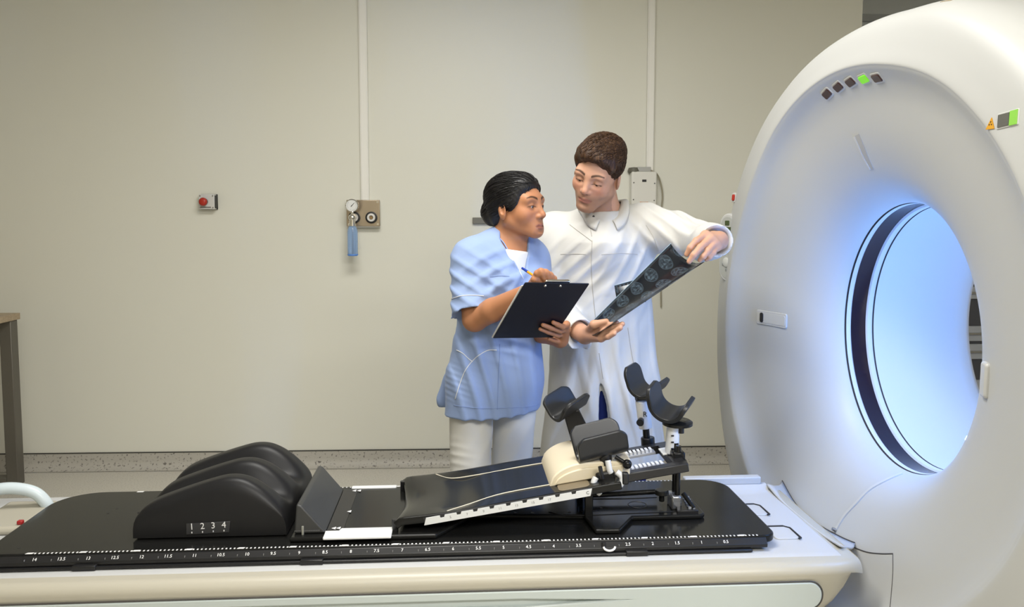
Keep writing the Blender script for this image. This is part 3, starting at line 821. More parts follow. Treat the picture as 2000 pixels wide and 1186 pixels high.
# notched white scale along the near edge
n0 = tray_pt(-.155, -.187); n1 = tray_pt(.305, -.187)
scale_ = MB()
outl = [(-.163, tz_(-.163) - .022), (.302, tz_(.302) - .022), (.306, tz_(.306) - .002)]
k = 0
marks = [.255 - i * .046 for i in range(9)]
for mk in marks:
    for (du, dz) in ((.007, -.002), (.005, -.009), (-.005, -.009), (-.007, -.002)): outl.append((mk + du, tz_(mk + du) + dz))
outl.append((-.158, tz_(-.158) - .002))
sc_ = MB().prism(outl, -.1895, -.186, 'y').build('angle_scale', M_strip, bb, smooth=False)
MB().prism([(-.166, tz_(-.166) - .001), (.308, tz_(.308) - .001), (.308, tz_(.308) - .018), (-.16, tz_(-.16) - .018)], -.1868, -.184, 'y').build('scale_backing', M_blackp, bb, smooth=False)
for i, mk in enumerate(marks[1:-1]):
    Mt2 = Matrix.Rotation(math.atan(TS), 4, 'Y').inverted() @ Matrix(((1, 0, 0, 0), (0, 0, -1, 0), (0, 1, 0, 0), (0, 0, 0, 1)))
    Mt2.translation = Vector((mk - .023, -.1897, tz_(mk - .023) - .012))
    text_mesh('scale_number', '%d' % (17 - 2 * i), .010, mat('grey_ink'), sc_, Mt2, .0003)
Mt2.translation = Vector((.294, -.1897, tz_(.294) - .012)); text_mesh('scale_letter', 'C', .013, M_blackp, sc_, Mt2, .0003)
# struts under the raised end
for sg in (-1, 1):
    MB().box2((.30, sg * .06, Z0 + .012), (.325, sg * .10, tz_(.31) - .02)).build('rest_block', M_black, bb, bevel=.003)
MB().tube([(.30, .02, Z0 + .035), (.545, .03, Z0 + .040)], .008, 10).build('strut_rod', M_black, bb)
for sg in (-1, 1):
    MB().cyl((-.245, sg * .165, Z0 + .012), (-.245, sg * .165, tz_(-.245) + .002), .009, n=14).build('hinge', M_satin, bb)

# cream headrest
M_cream = mat('cream_foam', (.70, .62, .46), .55)
us = [.195 + .235 * i / 26 for i in range(27)]
def hr(u):
    if u < .285: return .052 * max(0.0, 1 - ((.285 - u) / .09) ** 2.2) ** .5
    return .052 - .012 * min(1, (u - .285) / .10)
outl = [(u, tz_(u) + hr(u) + (.001 if i in (0,) else 0)) for i, u in enumerate(us)] + [(.43, tz_(.43) - .01), (.195, tz_(.195) - .006)]
hd = MB().prism(outl, -.115, .13, 'y').build('headrest', M_cream, bb, bevel=.004, seg=2)
inn = [(u + .012, tz_(u) + hr(u) * .72 + .001) for u in us[:-3]] + [(.405, tz_(.405) + .002), (.215, tz_(.215) + .002)]
MB().prism(inn, -.121, -.113, 'y').build('headrest_lip', mat('cream_side', (.66, .58, .42), .55), hd, bevel=.003)
# pocket panel beside the headrest
MB().prism(rrect(.215, -.172, .305, -.115, .015), tz_(.26) + .0, tz_(.26) + .0012, 'z', Matrix.Translation((.26, 0, tz_(.26))) @ Matrix.Rotation(-math.atan(TS), 4, 'Y') @ Matrix.Translation((-.26, 0, -tz_(.26)))).build('pocket', mat('pocket_brown', (.17, .135, .085), .35), tray, bevel=.0005)
# toothed carrier beyond the panel
def tb(u0, u1, w0, w1, h0, h1):
    m = MB(); v = []
    for u in (u0, u1):
        for w_ in (w0, w1):
            for h in (h0, h1): v.append(tray_pt(u, w_, h))
    return m.add(v, [(0, 1, 3, 2), (4, 6, 7, 5), (0, 4, 5, 1), (2, 3, 7, 6), (0, 2, 6, 4), (1, 5, 7, 3)])
car = tb(.385, .60, -.115, -.085, -.03, -.004)
for a in (tb(.385, .60, .095, .125, -.03, -.004), tb(.56, .60, -.085, .095, -.03, -.004), tb(.385, .41, -.085, .095, -.03, -.004)): car.add(a.v, a.f)
car.build('carrier_frame', M_satin, bb, bevel=.003)
M_rack = mat('rack_grey', (.30, .32, .38), .3, metal=.4)
for (w0, w1, ua, ub) in ((-.082, -.045, .40, .545), (.062, .096, .40, .545)):
    rk = tb(ua, ub, w0, w1, -.02, -.012).build('rack', M_rack, bb, bevel=.001)
    n_ = 11
    for k in range(n_):
        u0 = ua + .004 + (ub - ua - .008) * k / n_
        tb(u0, u0 + .0075, w0 + .004, w1 - .004, -.0125, -.003).build('rack_tooth', mat('tooth_pale', (.58, .60, .64), .35), rk, smooth=False)
tb(.552, .578, -.01, .05, -.004, .001).build('white_tab', M_strip, bb, bevel=.001)
# support post at the right end
for w_ in (-.045, -.015):
    MB().tube([(.590, w_, tz_(.59) + .03), (.588, w_, Z0 + .02)], .0085, 10).build('post_rod', M_black, bb)
MB().box2((.572, -.055, tz_(.59) - .035), (.61, -.005, tz_(.59) + .012)).build('post_head', M_black, bb, bevel=.006)
MB().box2((.568, -.06, Z0 + .012), (.60, .0, Z0 + .055)).build('post_foot', mat('steel_grey', (.30, .31, .33), .25, metal=.8), bb, bevel=.006)
MB().cyl((.545, -.03, Z0 + .052), (.545, -.03, Z0 + .066), .022, .020, 20).cyl((.545, -.03, Z0 + .03), (.545, -.03, Z0 + .052), .008, n=12).build('knob', M_black, bb, bevel=.002)
ns = MB().prism([(.575, -.095), (.64, -.095), (.64, .02), (.60, .02)], Z0 + .012, Z0 + .024, 'z').build('notch_plate', M_satin, bb, bevel=.002)
for k in range(5):
    MB().box((.622 + .002 * k, -.082 + k * .022, Z0 + .027), (.02, .008, .008)).build('notch', mat('notch_grey', (.25, .26, .27), .35), ns, bevel=.001)
MB().tube([(.605, -.05, Z0 + .06), (.628, -.085, Z0 + .026)], .007, 8).build('lever', M_black, bb)

# arm cups
M_cup = mat('cup_black', (.016, .017, .019), .33)
def cup(name, ctr, axis, up, L, R, A, ext, th=.011, ext2=None, rc=.45):
    """U-shaped trough: arc of radius R and half angle A, then straight leaves of length ext"""
    ctr = Vector(ctr); ax = Vector(axis).normalized(); up = Vector(up); up = (up - ax * up.dot(ax)).normalized(); sd = ax.cross(up)
    n, m_ = 40, 16; v = []; f = []
    A = math.radians(A); arc = R * A
    e1 = ext; e2 = ext if ext2 is None else ext2
    for i in range(n + 1):
        s_ = -(arc + e1) + (2 * arc + e1 + e2) * i / n
        d = min(max(s_, -arc), arc); a = d / R
        x = R * math.sin(a); y = -R * math.cos(a)
        r_ = s_ - d
        x += r_ * math.cos(a); y += r_ * math.sin(a)
        tt = (-s_ / (arc + e1)) if s_ < 0 else s_ / (arc + e2)
        lh = L / 2 * (1 - (max(0.0, tt - .70) / .30) ** 2.6 * rc)
        for j in range(m_ + 1):
            t = -1 + 2 * j / m_
            v.append(ctr + ax * (lh * t) + sd * x + up * (y + R))
    for i in range(n):
        for j in range(m_): f.append((i * (m_ + 1) + j, (i + 1) * (m_ + 1) + j, (i + 1) * (m_ + 1) + j + 1, i * (m_ + 1) + j + 1))
    o = MB().add(v, f).build(name, M_cup, bb, sharp=180)
    md = o.modifiers.new('solid', 'SOLIDIFY'); md.thickness = th; md.offset = 0
    md = o.modifiers.new('bev', 'BEVEL'); md.width = th * .42; md.segments = 3; md.limit_method = 'ANGLE'; md.angle_limit = math.radians(55)
    return o
def letter(par, p, n, s_, m=M_ink, ch='R'):
    text_mesh('letter', ch, s_, m, par, frame_from(p, n, (1, 0, 0)), .0004)
# A: far left cup on a flat angled arm
cA = Vector((.283, .15, .822))
cup('arm_cup', cA, (.78, .52, .34), (-.12, -.25, 1), .115, .032, 58, .052, ext2=.062)
arm = MB().add([Vector(p) for p in ((.268, .145, .815), (.318, .145, .83), (.345, .145, .775), (.335, .145, .75), (.345, .145, .725), (.30, .145, .71), (.29, .145, .74))] + [Vector(p) for p in ((.268, .16, .815), (.318, .16, .83), (.345, .16, .775), (.335, .16, .75), (.345, .16, .725), (.30, .16, .71), (.29, .16, .74))],
    [tuple(range(7)), tuple(range(13, 6, -1))] + [(i, (i + 1) % 7, 7 + (i + 1) % 7, 7 + i) for i in range(7)]).build('flat_arm', M_satin, bb, bevel=.003)
letter(arm, (.326, .1442, .752), (0, -1, 0), .026)
MB().cyl((.235, .13, .806), (.31, .16, .816), .008, n=12).build('cup_lever', M_satin, bb)
MB().cyl((.285, .12, .722), (.36, .12, .722), .014, n=16).build('arm_pivot', M_satin, bb)
# B: near left cup on a clamp with white levers
cB = Vector((.352, -.095, .752))
cup('arm_cup', cB, (.97, .10, .20), (-.18, .05, 1), .150, .030, 74, .072, th=.013, ext2=.050, rc=.3)
MB().cyl((.36, -.10, .762), (.362, -.10, .70), .019, .016, 20).build('clamp_neck', M_satin, bb, bevel=.002)
MB().cyl((.385, -.115, .752), (.415, -.125, .735), .006, n=10).sphere((.418, -.126, .733), .014).build('clamp_knob', M_black, bb)
MB().box((.358, -.10, .688), (.055, .07, .05), Matrix.Rotation(-.2, 3, 'Y')).build('clamp_block', M_satin, bb, bevel=.006)
for (pts) in ([(.325, -.14, .70), (.318, -.145, .685), (.328, -.147, .665), (.338, -.147, .655)], [(.385, -.14, .715), (.40, -.145, .70), (.395, -.148, .68), (.378, -.148, .672)], [(.362, -.125, .745), (.366, -.13, .72), (.37, -.13, .71)]):
    MB().tube(catmull([Vector(p) for p in pts], 4), .009, 10).build('white_clamp', mat('clamp_white', (.66, .67, .68), .35), bb, sharp=180)
MB().tube([(.335, -.15, .735), (.342, -.15, .70)], .006, 8).build('clamp_pin', M_blackp, bb)
MB().box((.408, -.15, .70), (.018, .02, .034)).build('clamp_pad', M_blackp, bb, bevel=.004)
# C: far right cup on a white post
cC = Vector((.540, .17, .875))
cup('arm_cup', cC, (.62, .76, .12), (.10, -.12, 1), .105, .046, 66, .058, ext2=.036)
pst = MB().cyl((.523, .15, .855), (.535, .15, .765), .023, .021, 24).build('white_post', mat('clamp_white'), bb, bevel=.002)
letter(pst, (.527, .1265, .815), (-.1, -1, 0), .024, M_blackp)
MB().cyl((.515, .13, .795), (.508, .112, .792), .010, .012, 16).build('post_knob', M_blackp, bb)
MB().cyl((.535, .15, .77), (.54, .15, .715), .011, n=14).build('post_stem', M_black, bb)
MB().cyl((.542, .15, .735), (.545, .15, .69), .022, n=20).build('post_socket', M_satin, bb, bevel=.003)
MB().cyl((.50, .14, .865), (.56, .15, .868), .010, n=12).build('cup_lever', M_satin, bb)
# D: near right cup on a scaled white post
cD = Vector((.574, .01, .845))
cup('arm_cup', cD, (.55, .78, .28), (.18, -.1, 1), .095, .052, 72, .050, th=.013, ext2=.034)
MB().lathe([(.0001, .012), (.04, .012), (.046, .008), (.046, 0), (.0001, 0)], frame_from((.598, .0, .815), (0, -.05, 1), (1, 0, 0)), 36).build('swivel_disc', M_black, bb)
ps = MB().cyl((.585, .0, .812), (.582, .0, .725), .019, .021, 24).build('scaled_post', mat('clamp_white'), bb, bevel=.002)
for k in range(3):
    MB().box((.578, -.021, .745 + .02 * k), (.008, .003, .004)).build('scale_mark', M_blackp, ps, smooth=False)
MB().cyl((.607, -.01, .812), (.607, -.01, .79), .009, n=12).build('post_pin', M_blackp, bb)
MB().tube([(.58, .0, .73), (.583, -.01, .70), (.585, -.02, .685)], .013, 10).build('post_stem', M_black, bb)
MB().tube([(.607, -.02, .735), (.608, -.03, .69)], .007, 8).build('post_stem', M_black, bb)
# ------------------------------------------------------------------ soft-form modelling: blended solids -> one continuous mesh
F32 = np.float32
def V3(p): return np.array([p[0], p[1], p[2]], dtype=F32)
class Soft:
    def __init__(s, g=1.0): s.ops = []; s.disp = []; s.g = g
    def _add(s, op, fn, c, R, k): s.ops.append((op, fn, V3(c), float(R), float(k))); return s
    def cap(s, a, b, r1, r2=None, k=.02, op='u'):
        r2 = r1 if r2 is None else r2
        r1 = r1 * s.g; r2 = r2 * s.g
        a = V3(a); b = V3(b); ba = b - a; l2 = float(ba @ ba) + 1e-12
        def fn(p):
            pa = p - a
            h = np.clip(pa @ ba / l2, 0, 1)
            d = pa - h[:, None] * ba
            return np.sqrt(np.einsum('ij,ij->i', d, d)) - (r1 + (r2 - r1) * h)
        return s._add(op, fn, (a + b) / 2, np.sqrt(l2) / 2 + max(r1, r2), k)
    def chain(s, pts, rad, k=.02, op='u'):
        for i in range(len(pts) - 1): s.cap(pts[i], pts[i + 1], rad[i], rad[i + 1], k, op)
        return s
    def ecap(s, a, b, r1, r2, w, flat, k=.03, op='u'):
        """tapered limb with an elliptic section: thinner by 'flat' along direction w"""
        a = V3(a); b = V3(b); w = V3(w); w = w / np.linalg.norm(w); g = 1 / flat - 1
        r1 = r1 * s.g; r2 = r2 * s.g
        def st(q): return q + np.outer(q @ w, w).astype(F32) * F32(g)
        ba = st((b - a)[None])[0]; l2 = float(ba @ ba) + 1e-12
        def fn(p):
            pa = st(p - a)
            h = np.clip(pa @ ba / l2, 0, 1)
            d = pa - h[:, None] * ba
            return (np.sqrt(np.einsum('ij,ij->i', d, d)) - (r1 + (r2 - r1) * h)) * F32(max(flat, .6))
        return s._add(op, fn, (a + b) / 2, np.linalg.norm(b - a) / 2 + max(r1, r2) * 1.15, k)
    def ell(s, c, r, R=None, k=.02, op='u'):
        c = V3(c); r = V3(r); R = np.eye(3, dtype=F32) if R is None else np.array(R, dtype=F32)
        def fn(p):
            q = (p - c) @ R
            a = q / r; k0 = np.sqrt(np.einsum('ij,ij->i', a, a)) + 1e-9
            b = a / r; k1 = np.sqrt(np.einsum('ij,ij->i', b, b)) + 1e-9
            return k0 * (k0 - 1) / k1
        return s._add(op, fn, c, float(max(r)), k)
    def box(s, c, h, R=None, rnd=.005, k=.01, op='u'):
        c = V3(c); h = V3(h) - rnd; R = np.eye(3, dtype=F32) if R is None else np.array(R, dtype=F32)
        def fn(p):
            q = np.abs((p - c) @ R) - h
            m = np.maximum(q, 0)
            return np.sqrt(np.einsum('ij,ij->i', m, m)) + np.minimum(q.max(1), 0) - rnd
        return s._add(op, fn, c, float(np.linalg.norm(h + rnd)), k)
    def half(s, c, n, k=.004):
        """keep only the side of the plane that n points away from"""
        c = V3(c); n = V3(n); n = n / np.linalg.norm(n)
        return s._add('i', lambda p: (p - c) @ n, c, 1e6, k)
    def displace(s, fn): s.disp.append(fn); return s
    def ev(s, p, sel=None):
        d = np.full(len(p), 10.0, dtype=F32)
        for (op, fn, c, R, k) in (s.ops if sel is None else sel):
            e = fn(p).astype(F32)
            if op == 'u': x, y, sg = d, e, 1
            elif op == 's': x, y, sg = -d, e, -1
            else: x, y, sg = -d, -e, -1
            if k > 0:
                h = np.maximum(k - np.abs(x - y), 0) / k
                m = np.minimum(x, y) - h * h * (k * .25)
            else: m = np.minimum(x, y)
            d = m * sg
        for f in s.disp: d = d + f(p).astype(F32)
        return d
    def select(s, c, rad):
        out = []
        for o in s.ops:
            if o[3] > 1e5 or np.linalg.norm(o[2] - c) - o[3] < rad + o[4] + .010: out.append(o)
        return out
    def mesh(s, vox, B=16):
        adds = [o for o in s.ops if o[0] == 'u']
        lo = np.min([o[2] - o[3] for o in adds], 0) - 3 * vox; hi = np.max([o[2] + o[3] for o in adds], 0) + 3 * vox
        nb = np.ceil((hi - lo) / (vox * B)).astype(int)
        I = np.stack(np.meshgrid(*[np.arange(n) for n in nb], indexing='ij'), -1).reshape(-1, 3)
        ctr = (lo + (I + .5) * vox * B).astype(F32)
        rad = vox * B * .5 * 1.733
        near = np.zeros(len(I), bool)
        dc = np.full(len(I), 10.0, F32)
        for o in adds: dc = np.minimum(dc, np.linalg.norm(ctr - o[2], axis=1) - o[3])
        cand = np.where(dc < rad + .03)[0]
        if len(cand):
            dv = s.ev(ctr[cand])
            near[cand[np.abs(dv) < rad * 1.3 + .008]] = True
        g = np.arange(B + 2)
        G = np.stack(np.meshgrid(g, g, g, indexing='ij'), -1).reshape(-1, 3)
        n1 = B + 2
        keys = []; pos = []; quads = []
        DIM = (nb * B + 4).astype(np.int64)
        def key(c): return (c[:, 0].astype(np.int64) * DIM[1] + c[:, 1]) * DIM[2] + c[:, 2]
        corner = np.array([(i, j, k) for i in (0, 1) for j in (0, 1) for k in (0, 1)])
        edges = [(a, b) for a in range(8) for b in range(a + 1, 8) if np.abs(corner[a] - corner[b]).sum() == 1]
        for bi in I[near]:
            o = bi * B
            P = (lo + (o + G) * vox).astype(F32)
            D = s.ev(P, s.select(ctr_of(lo, bi, vox, B), rad)).reshape(n1, n1, n1)
            if D.min() > 0 or D.max() < 0: continue
            # cells owned by the block: 0..B-1
            C = [D[c[0]:c[0] + B, c[1]:c[1] + B, c[2]:c[2] + B] for c in corner]
            mn = np.minimum.reduce(C); mx = np.maximum.reduce(C)
            cells = np.argwhere((mn < 0) & (mx >= 0))
            if len(cells) == 0: continue
            cv = np.stack([c[cells[:, 0], cells[:, 1], cells[:, 2]] for c in C], 1)
            acc = np.zeros((len(cells), 3)); cnt = np.zeros(len(cells))
            for (a, b) in edges:
                m = (cv[:, a] < 0) != (cv[:, b] < 0)
                t = cv[m, a] / (cv[m, a] - cv[m, b])
                acc[m] += corner[a] + (corner[b] - corner[a]) * t[:, None]; cnt[m] += 1
            keys.append(key(cells + o)); pos.append(lo + (cells + o + acc / cnt[:, None]) * vox)
            # faces: grid edges starting at owned points (index 1..B so that all four cells have index >= 0 after key maths)
            for ax in range(3):
                s0 = [slice(0, B)] * 3; s1 = [slice(0, B)] * 3; s1[ax] = slice(1, B + 1)
                a = D[tuple(s0)] < 0; b = D[tuple(s1)] < 0
                e = np.argwhere(a != b)
                if len(e) == 0: continue
                flip = a[e[:, 0], e[:, 1], e[:, 2]]
                u_, w_ = (ax + 1) % 3, (ax + 2) % 3
                q = []
                for (du, dw) in ((0, 0), (-1, 0), (-1, -1), (0, -1)):
                    c = e + o; c = c.copy(); c[:, u_] += du; c[:, w_] += dw; q.append(key(c))
                q = np.stack(q, 1)
                q[~flip] = q[~flip][:, ::-1]
                quads.append(q)
        keys = np.concatenate(keys); pos = np.concatenate(pos); quads = np.concatenate(quads)
        od = np.argsort(keys); keys = keys[od]; pos = pos[od]
        ix = np.searchsorted(keys, quads); ix = np.clip(ix, 0, len(keys) - 1)
        ok = (keys[ix] == quads).all(1)
        Q = ix[ok]
        # light Taubin smoothing removes voxel stepping
        E = np.concatenate([Q[:, [0, 1]], Q[:, [1, 2]], Q[:, [2, 3]], Q[:, [3, 0]]])
        for lam in (.55, -.57, .55, -.57):
            a = np.zeros_like(pos); c = np.zeros(len(pos))
            for ax in range(3):
                a[:, ax] = np.bincount(E[:, 0], pos[E[:, 1], ax], len(pos)) + np.bincount(E[:, 1], pos[E[:, 0], ax], len(pos))
            c = np.bincount(E[:, 0], minlength=len(pos)) + np.bincount(E[:, 1], minlength=len(pos))
            pos = pos + lam * (a / np.maximum(c, 1)[:, None] - pos)
        return pos, Q
def ctr_of(lo, bi, vox, B): return (lo + (bi + .5) * vox * B).astype(F32)

def np_mesh(name, pos, quads, m, parent, color=None, org=(0, 0, 0)):
    me = bpy.data.meshes.new(name)
    me.vertices.add(len(pos)); me.vertices.foreach_set('co', (pos - np.array(org)).astype(np.float32).ravel())
    me.loops.add(quads.size); me.loops.foreach_set('vertex_index', quads.astype(np.int32).ravel())
    me.polygons.add(len(quads))
    me.polygons.foreach_set('loop_start', np.arange(0, quads.size, 4, dtype=np.int32))
    me.polygons.foreach_set('use_smooth', np.ones(len(quads), dtype=bool))
    me.update(calc_edges=True)
    if color is not None:
        at_ = me.color_attributes.new('tint', 'FLOAT_COLOR', 'POINT')
        at_.data.foreach_set('color', np.concatenate([color, np.ones((len(color), 1))], 1).astype(np.float32).ravel())
    me.materials.append(m)
    o = bpy.data.objects.new(name, me); COL.objects.link(o)
    o.parent = parent
    return o

def rotm(yaw, pitch=0.0, roll=0.0):
    """local axes: x = person's left, y = facing, z = up. yaw 0 faces the camera (-Y), positive turns to image right.
    pitch > 0 looks down, roll > 0 tips the crown to image right (for a person facing the camera)"""
    y, p, r = math.radians(yaw), math.radians(pitch), math.radians(roll)
    f = Vector((math.sin(y), -math.cos(y), 0)); l = Vector((math.cos(y), math.sin(y), 0)); u = Vector((0, 0, 1))
    R = Matrix((l, f, u)).transposed()
    R = R @ Matrix.Rotation(-p, 3, 'X') @ Matrix.Rotation(r, 3, 'Y')
    return R
class Fr:
    def __init__(s, c, R, k=1.0): s.c = Vector(c); s.R = R; s.k = k; s.n = np.array(R, dtype=F32)
    def __call__(s, x, y, z): return s.c + s.R @ (Vector((x, y, z)) * s.k)
    def ax(s, rx=0, ry=0, rz=0):
        return np.array(s.R @ Matrix.Rotation(math.radians(rz), 3, 'Z') @ Matrix.Rotation(math.radians(ry), 3, 'Y') @ Matrix.Rotation(math.radians(rx), 3, 'X'), dtype=F32)
    def r(s, *a): return [x * s.k for x in a]
    def loc(s, P): return ((P - np.array(s.c)) @ np.array(s.R)) / s.k

def head_soft(S, H, sex, neck):
    """adds a head with face to S; H: frame at the middle of the skull (eye level between the ears)"""
    m = sex == 'm'
    k = H.k
    S.ell(H(0, -.020, .040), H.r(.0745, .096, .079), H.n, .02)
    S.ell(H(0, .020, -.015 if m else -.008), H.r(.066 if m else .063, .074, .085 if m else .080), H.n, .03 * k)
    jw = .056 if m else .050
    for sx in (-1, 1):
        S.cap(H(sx * jw, -.004, -.052 if m else -.046), H(sx * .018, .066, -.104 if m else -.090), .018 * k, .016 * k, .028 * k)
        S.ell(H(sx * .043, .052, -.030), H.r(.022, .024, .026), H.n, .022 * k)                       # cheek
    S.ell(H(0, .072, -.103 if m else -.089), H.r(.021 if m else .017, .018, .017), H.n, .02 * k)      # chin
    S.ell(H(0, .066, -.066), H.r(.034, .024, .030), H.n, .022 * k)                                    # muzzle
    S.cap(H(-.042, .070, .020), H(.042, .070, .020), .013 * k, .013 * k, .022 * k)                    # brow
    if m: S.cap(H(-.038, .078, .015), H(.038, .078, .015), .008 * k, .008 * k, .014 * k)
    for sx in (-1, 1):
        S.ell(H(sx * .033, .094, -.002), H.r(.019, .016, .0125), H.n, .014 * k, 's')                  # socket
        S.ell(H(sx * .032, .0725, -.002), H.r(.0148, .0140, .0140), H.n, .004 * k)                    # lids
    # nose
    S.cap(H(0, .080, .010), H(0, .100, -.028), .0075 * k, .0095 * k, .012 * k)
    S.ell(H(0, .1015, -.035), H.r(.0105, .0105, .0095), H.n, .008 * k)
    for sx in (-1, 1):
        S.ell(H(sx * .0125, .0905, -.039), H.r(.0075, .010, .0075), H.n, .006 * k)
        S.ell(H(sx * .0065, .0985, -.0465), H.r(.0040, .0055, .0035), H.n, .003 * k, 's')
    # lips
    w = .023 if m else .0225
    up = .0055 if m else .0064; lo = .0068 if m else .0080
    for sx in (-1, 1):
        S.cap(H(0, .0905 if m else .0885, -.0655), H(sx * w, .0770, -.0690), up * k, .0030 * k, .004 * k)
        S.cap(H(0, .0890 if m else .0865, -.0770), H(sx * w, .0770, -.0710), lo * k, .0030 * k, .004 * k)
        S.cap(H(0, .0985 if m else .0965, -.0705), H(sx * w * 1.02, .0840, -.0700), .0018 * k, .0016 * k, .003 * k, 's')
    S.ell(H(0, .094, -.0885 if m else -.0875), H.r(.016, .007, .006 if m else .004), H.n, .010 * k, 's')
    # eye openings (lowered lids)
    for sx in (-1, 1):
        S.ell(H(sx * .0322, .0875, -.0085 if m else -.0052), H.r(.0125, .0075, .0024 if m else .0034), H.ax(0, sx * 4, 0), .0018 * k, 's')
    # ears
    for sx in (-1, 1):
        A = H.ax(8, 0, sx * -22)
        S.ell(H(sx * .0765, -.012, -.010), H.r(.0080, .0195, .0325), A, .006 * k)
        S.ell(H(sx * .0835, -.006, -.004), H.r(.0065, .0105, .0185), A, .003 * k, 's')
    # neck
    S.cap(H(0, -.022, -.045), neck, (.055 if m else .042) * k, (.060 if m else .044) * k, .022)
def face_color(P, H, skin, lip, brow, stubble=None, flush=None):
    L = H.loc(P); x, y, z = L[:, 0], L[:, 1], L[:, 2]
    C = np.tile(np.array(skin), (len(P), 1)).astype(float)
    def blend(w, c):
        nonlocal C
        w = np.clip(w, 0, 1)[:, None]; C = C * (1 - w) + np.array(c) * w
    hd = (np.abs(x) < .1) & (y > -.03) & (z > -.14) & (z < .14)
    if flush is not None:
        for sx in (-1, 1):
            blend(np.exp(-(((x - sx * .042) / .022) ** 2 + ((z + .03) / .02) ** 2)) * .5 * (y > .02) * hd, flush)
        blend(np.exp(-((x / .013) ** 2 + ((z + .036) / .012) ** 2)) * .4 * (y > .085) * hd, flush)
    if stubble is not None:
        wgt = np.clip((-.048 - z) / .016, 0, 1) * (y > -.005) * hd * .55
        wgt = np.maximum(wgt, np.clip((.030 - y) / .02, 0, 1) * (z < .01) * (z > -.09) * (np.abs(x) > .052) * (y > .0) * hd * .5)
        blend(wgt, stubble)
    # lips
    ang = np.abs(x) / .0235
    zc = -.0715; hu = .0085 * np.sqrt(np.clip(1 - ang ** 2, 0, 1)); hl = .0115 * np.sqrt(np.clip(1 - ang ** 2, 0, 1))
    inl = (ang < 1) & (z < zc + hu + .001) & (z > zc - hl) & (y > .07)
    blend(inl * .85 * hd, lip)
    blend(np.exp(-(((z - zc + .0005) / .0016) ** 2)) * (ang < 1.05) * (y > .07) * hd * .7, [c * .25 for c in lip])
    # brows
    for sx in (-1, 1):
        t = (x * sx - .012) / .042
        zb = .0215 + .0075 * np.sin(np.clip(t, 0, 1) * 2.4) - .003 * np.clip(t - .6, 0, 1)
        th = .0048 * np.clip(1.15 - t * .75, .25, 1) 
        blend(np.exp(-((z - zb) / th) ** 4) * (t > 0) * (t < 1.02) * (y > .03) * hd * .92, brow)
        # lash line and lid shade
        zz = .0085 if stubble is not None else .0052
        q = np.sqrt(((x - sx * .0322) / .0145) ** 2 + ((z + zz) / (.0038 if stubble is not None else .0050)) ** 2)
        blend(np.exp(-((q - 1.0) / .22) ** 2) * (z > -zz - .001) * (y > .06) * hd * .9, [c * .12 for c in brow])
    for sx in (-1, 1):
        blend(np.exp(-(((x - sx * .0065) / .004) ** 2 + ((z + .0465) / .003) ** 2)) * (y > .085) * hd * .8, [c * .25 for c in skin])
    return C
# ------------------------------------------------------------------ people
M_skinw = mat('skin_tan', (.4, .2, .1), .5, attr='tint', sss=.12, spec=.35)
M_skinm = mat('skin_fair', (.6, .4, .3), .5, attr='tint', sss=.12, spec=.35)
M_eye = mat('eye_white_shaded', (.42, .40, .38), .25)  # whites greyed, shade of the lowered lids put into the colour
M_iris = mat('iris_brown', (.03, .015, .008), .15)
M_hairw = mat('hair_black', (.006, .005, .005), .42, spec=.45, bump=(120, .5, .003, (3, 3, .5)))
M_hairm = mat('hair_brown', (.034, .016, .008), .5, spec=.3, vary=(60, (.105, .054, .026), .45, .75, (2.6, 2.6, .5)), bump=(110, .6, .003, (3, 3, .5)))
M_scrub = mat('scrub_blue', (.25, .335, .545), .75, sheen=.1, bump=(700, .08, .0006), spec=.2)
M_wpants = mat('white_cotton', (.66, .65, .61), .8, bump=(700, .08, .0006), spec=.2)
M_coat = mat('coat_white', (.60, .595, .57), .75, sheen=.1, bump=(700, .08, .0006), spec=.2)
M_navy = mat('navy_cloth', (.012, .022, .13), .75, bump=(700, .08, .0006), spec=.2)
M_tee = mat('tee_white', (.72, .72, .70), .8, spec=.2)
M_shoe = mat('shoe_white', (.6, .6, .6), .5)

def eyes(par, H, org, look=(0, 0)):
    for sx in (-1, 1):
        c = H(sx * .032, .0725, -.002)
        e = MB().sphere(c, .0128 * H.k, 18, 12).build('eye', M_eye, par, sharp=180)
        d = (H.R @ Vector((look[0], 1, look[1]))).normalized()
        MB().sphere(c + d * .0072 * H.k, (.0067 * H.k,) * 3, 14, 10).build('iris', M_iris, e, sharp=180)

def wave(dirs):
    """sum of directed soft folds: (direction, wavelength, amplitude, phase, centre, reach)"""
    D = [(V3(d) / np.linalg.norm(d), 2 * math.pi / wl, a, ph, None if c is None else V3(c), r) for (d, wl, a, ph, c, r) in dirs]
    def fn(p):
        o = np.zeros(len(p), F32)
        wv = np.sin(p[:, 0] * 11 + p[:, 2] * 7 + 1.3) * 1.1 + np.sin(p[:, 1] * 13 - p[:, 2] * 9 + .4) * .8
        for (d, f, a, ph, c, r) in D:
            s_ = np.sin((p @ d) * f + ph + wv)
            s_ = np.where(s_ > 0, s_, s_ * .35)
            g = a if c is None else a * np.exp(-((p - c) ** 2).sum(1) / (r * r))
            o -= (s_ * g).astype(F32)
        return o
    return fn
def fingers(S, spec, k=.006):
    """each finger: list of joint points and radii"""
    for pts, r in spec: S.chain(pts, r, k)

# ================================================================== woman
W_ORG = Vector((-.03, 3.03, 0))
wo = thing('person', 'person in light blue scrub top and white trousers holding a clipboard', 'person', W_ORG, 0, None, W_ORG)
wH = Fr(at(1010, 405, 2.985), rotm(54, -4, -1), 1.045)
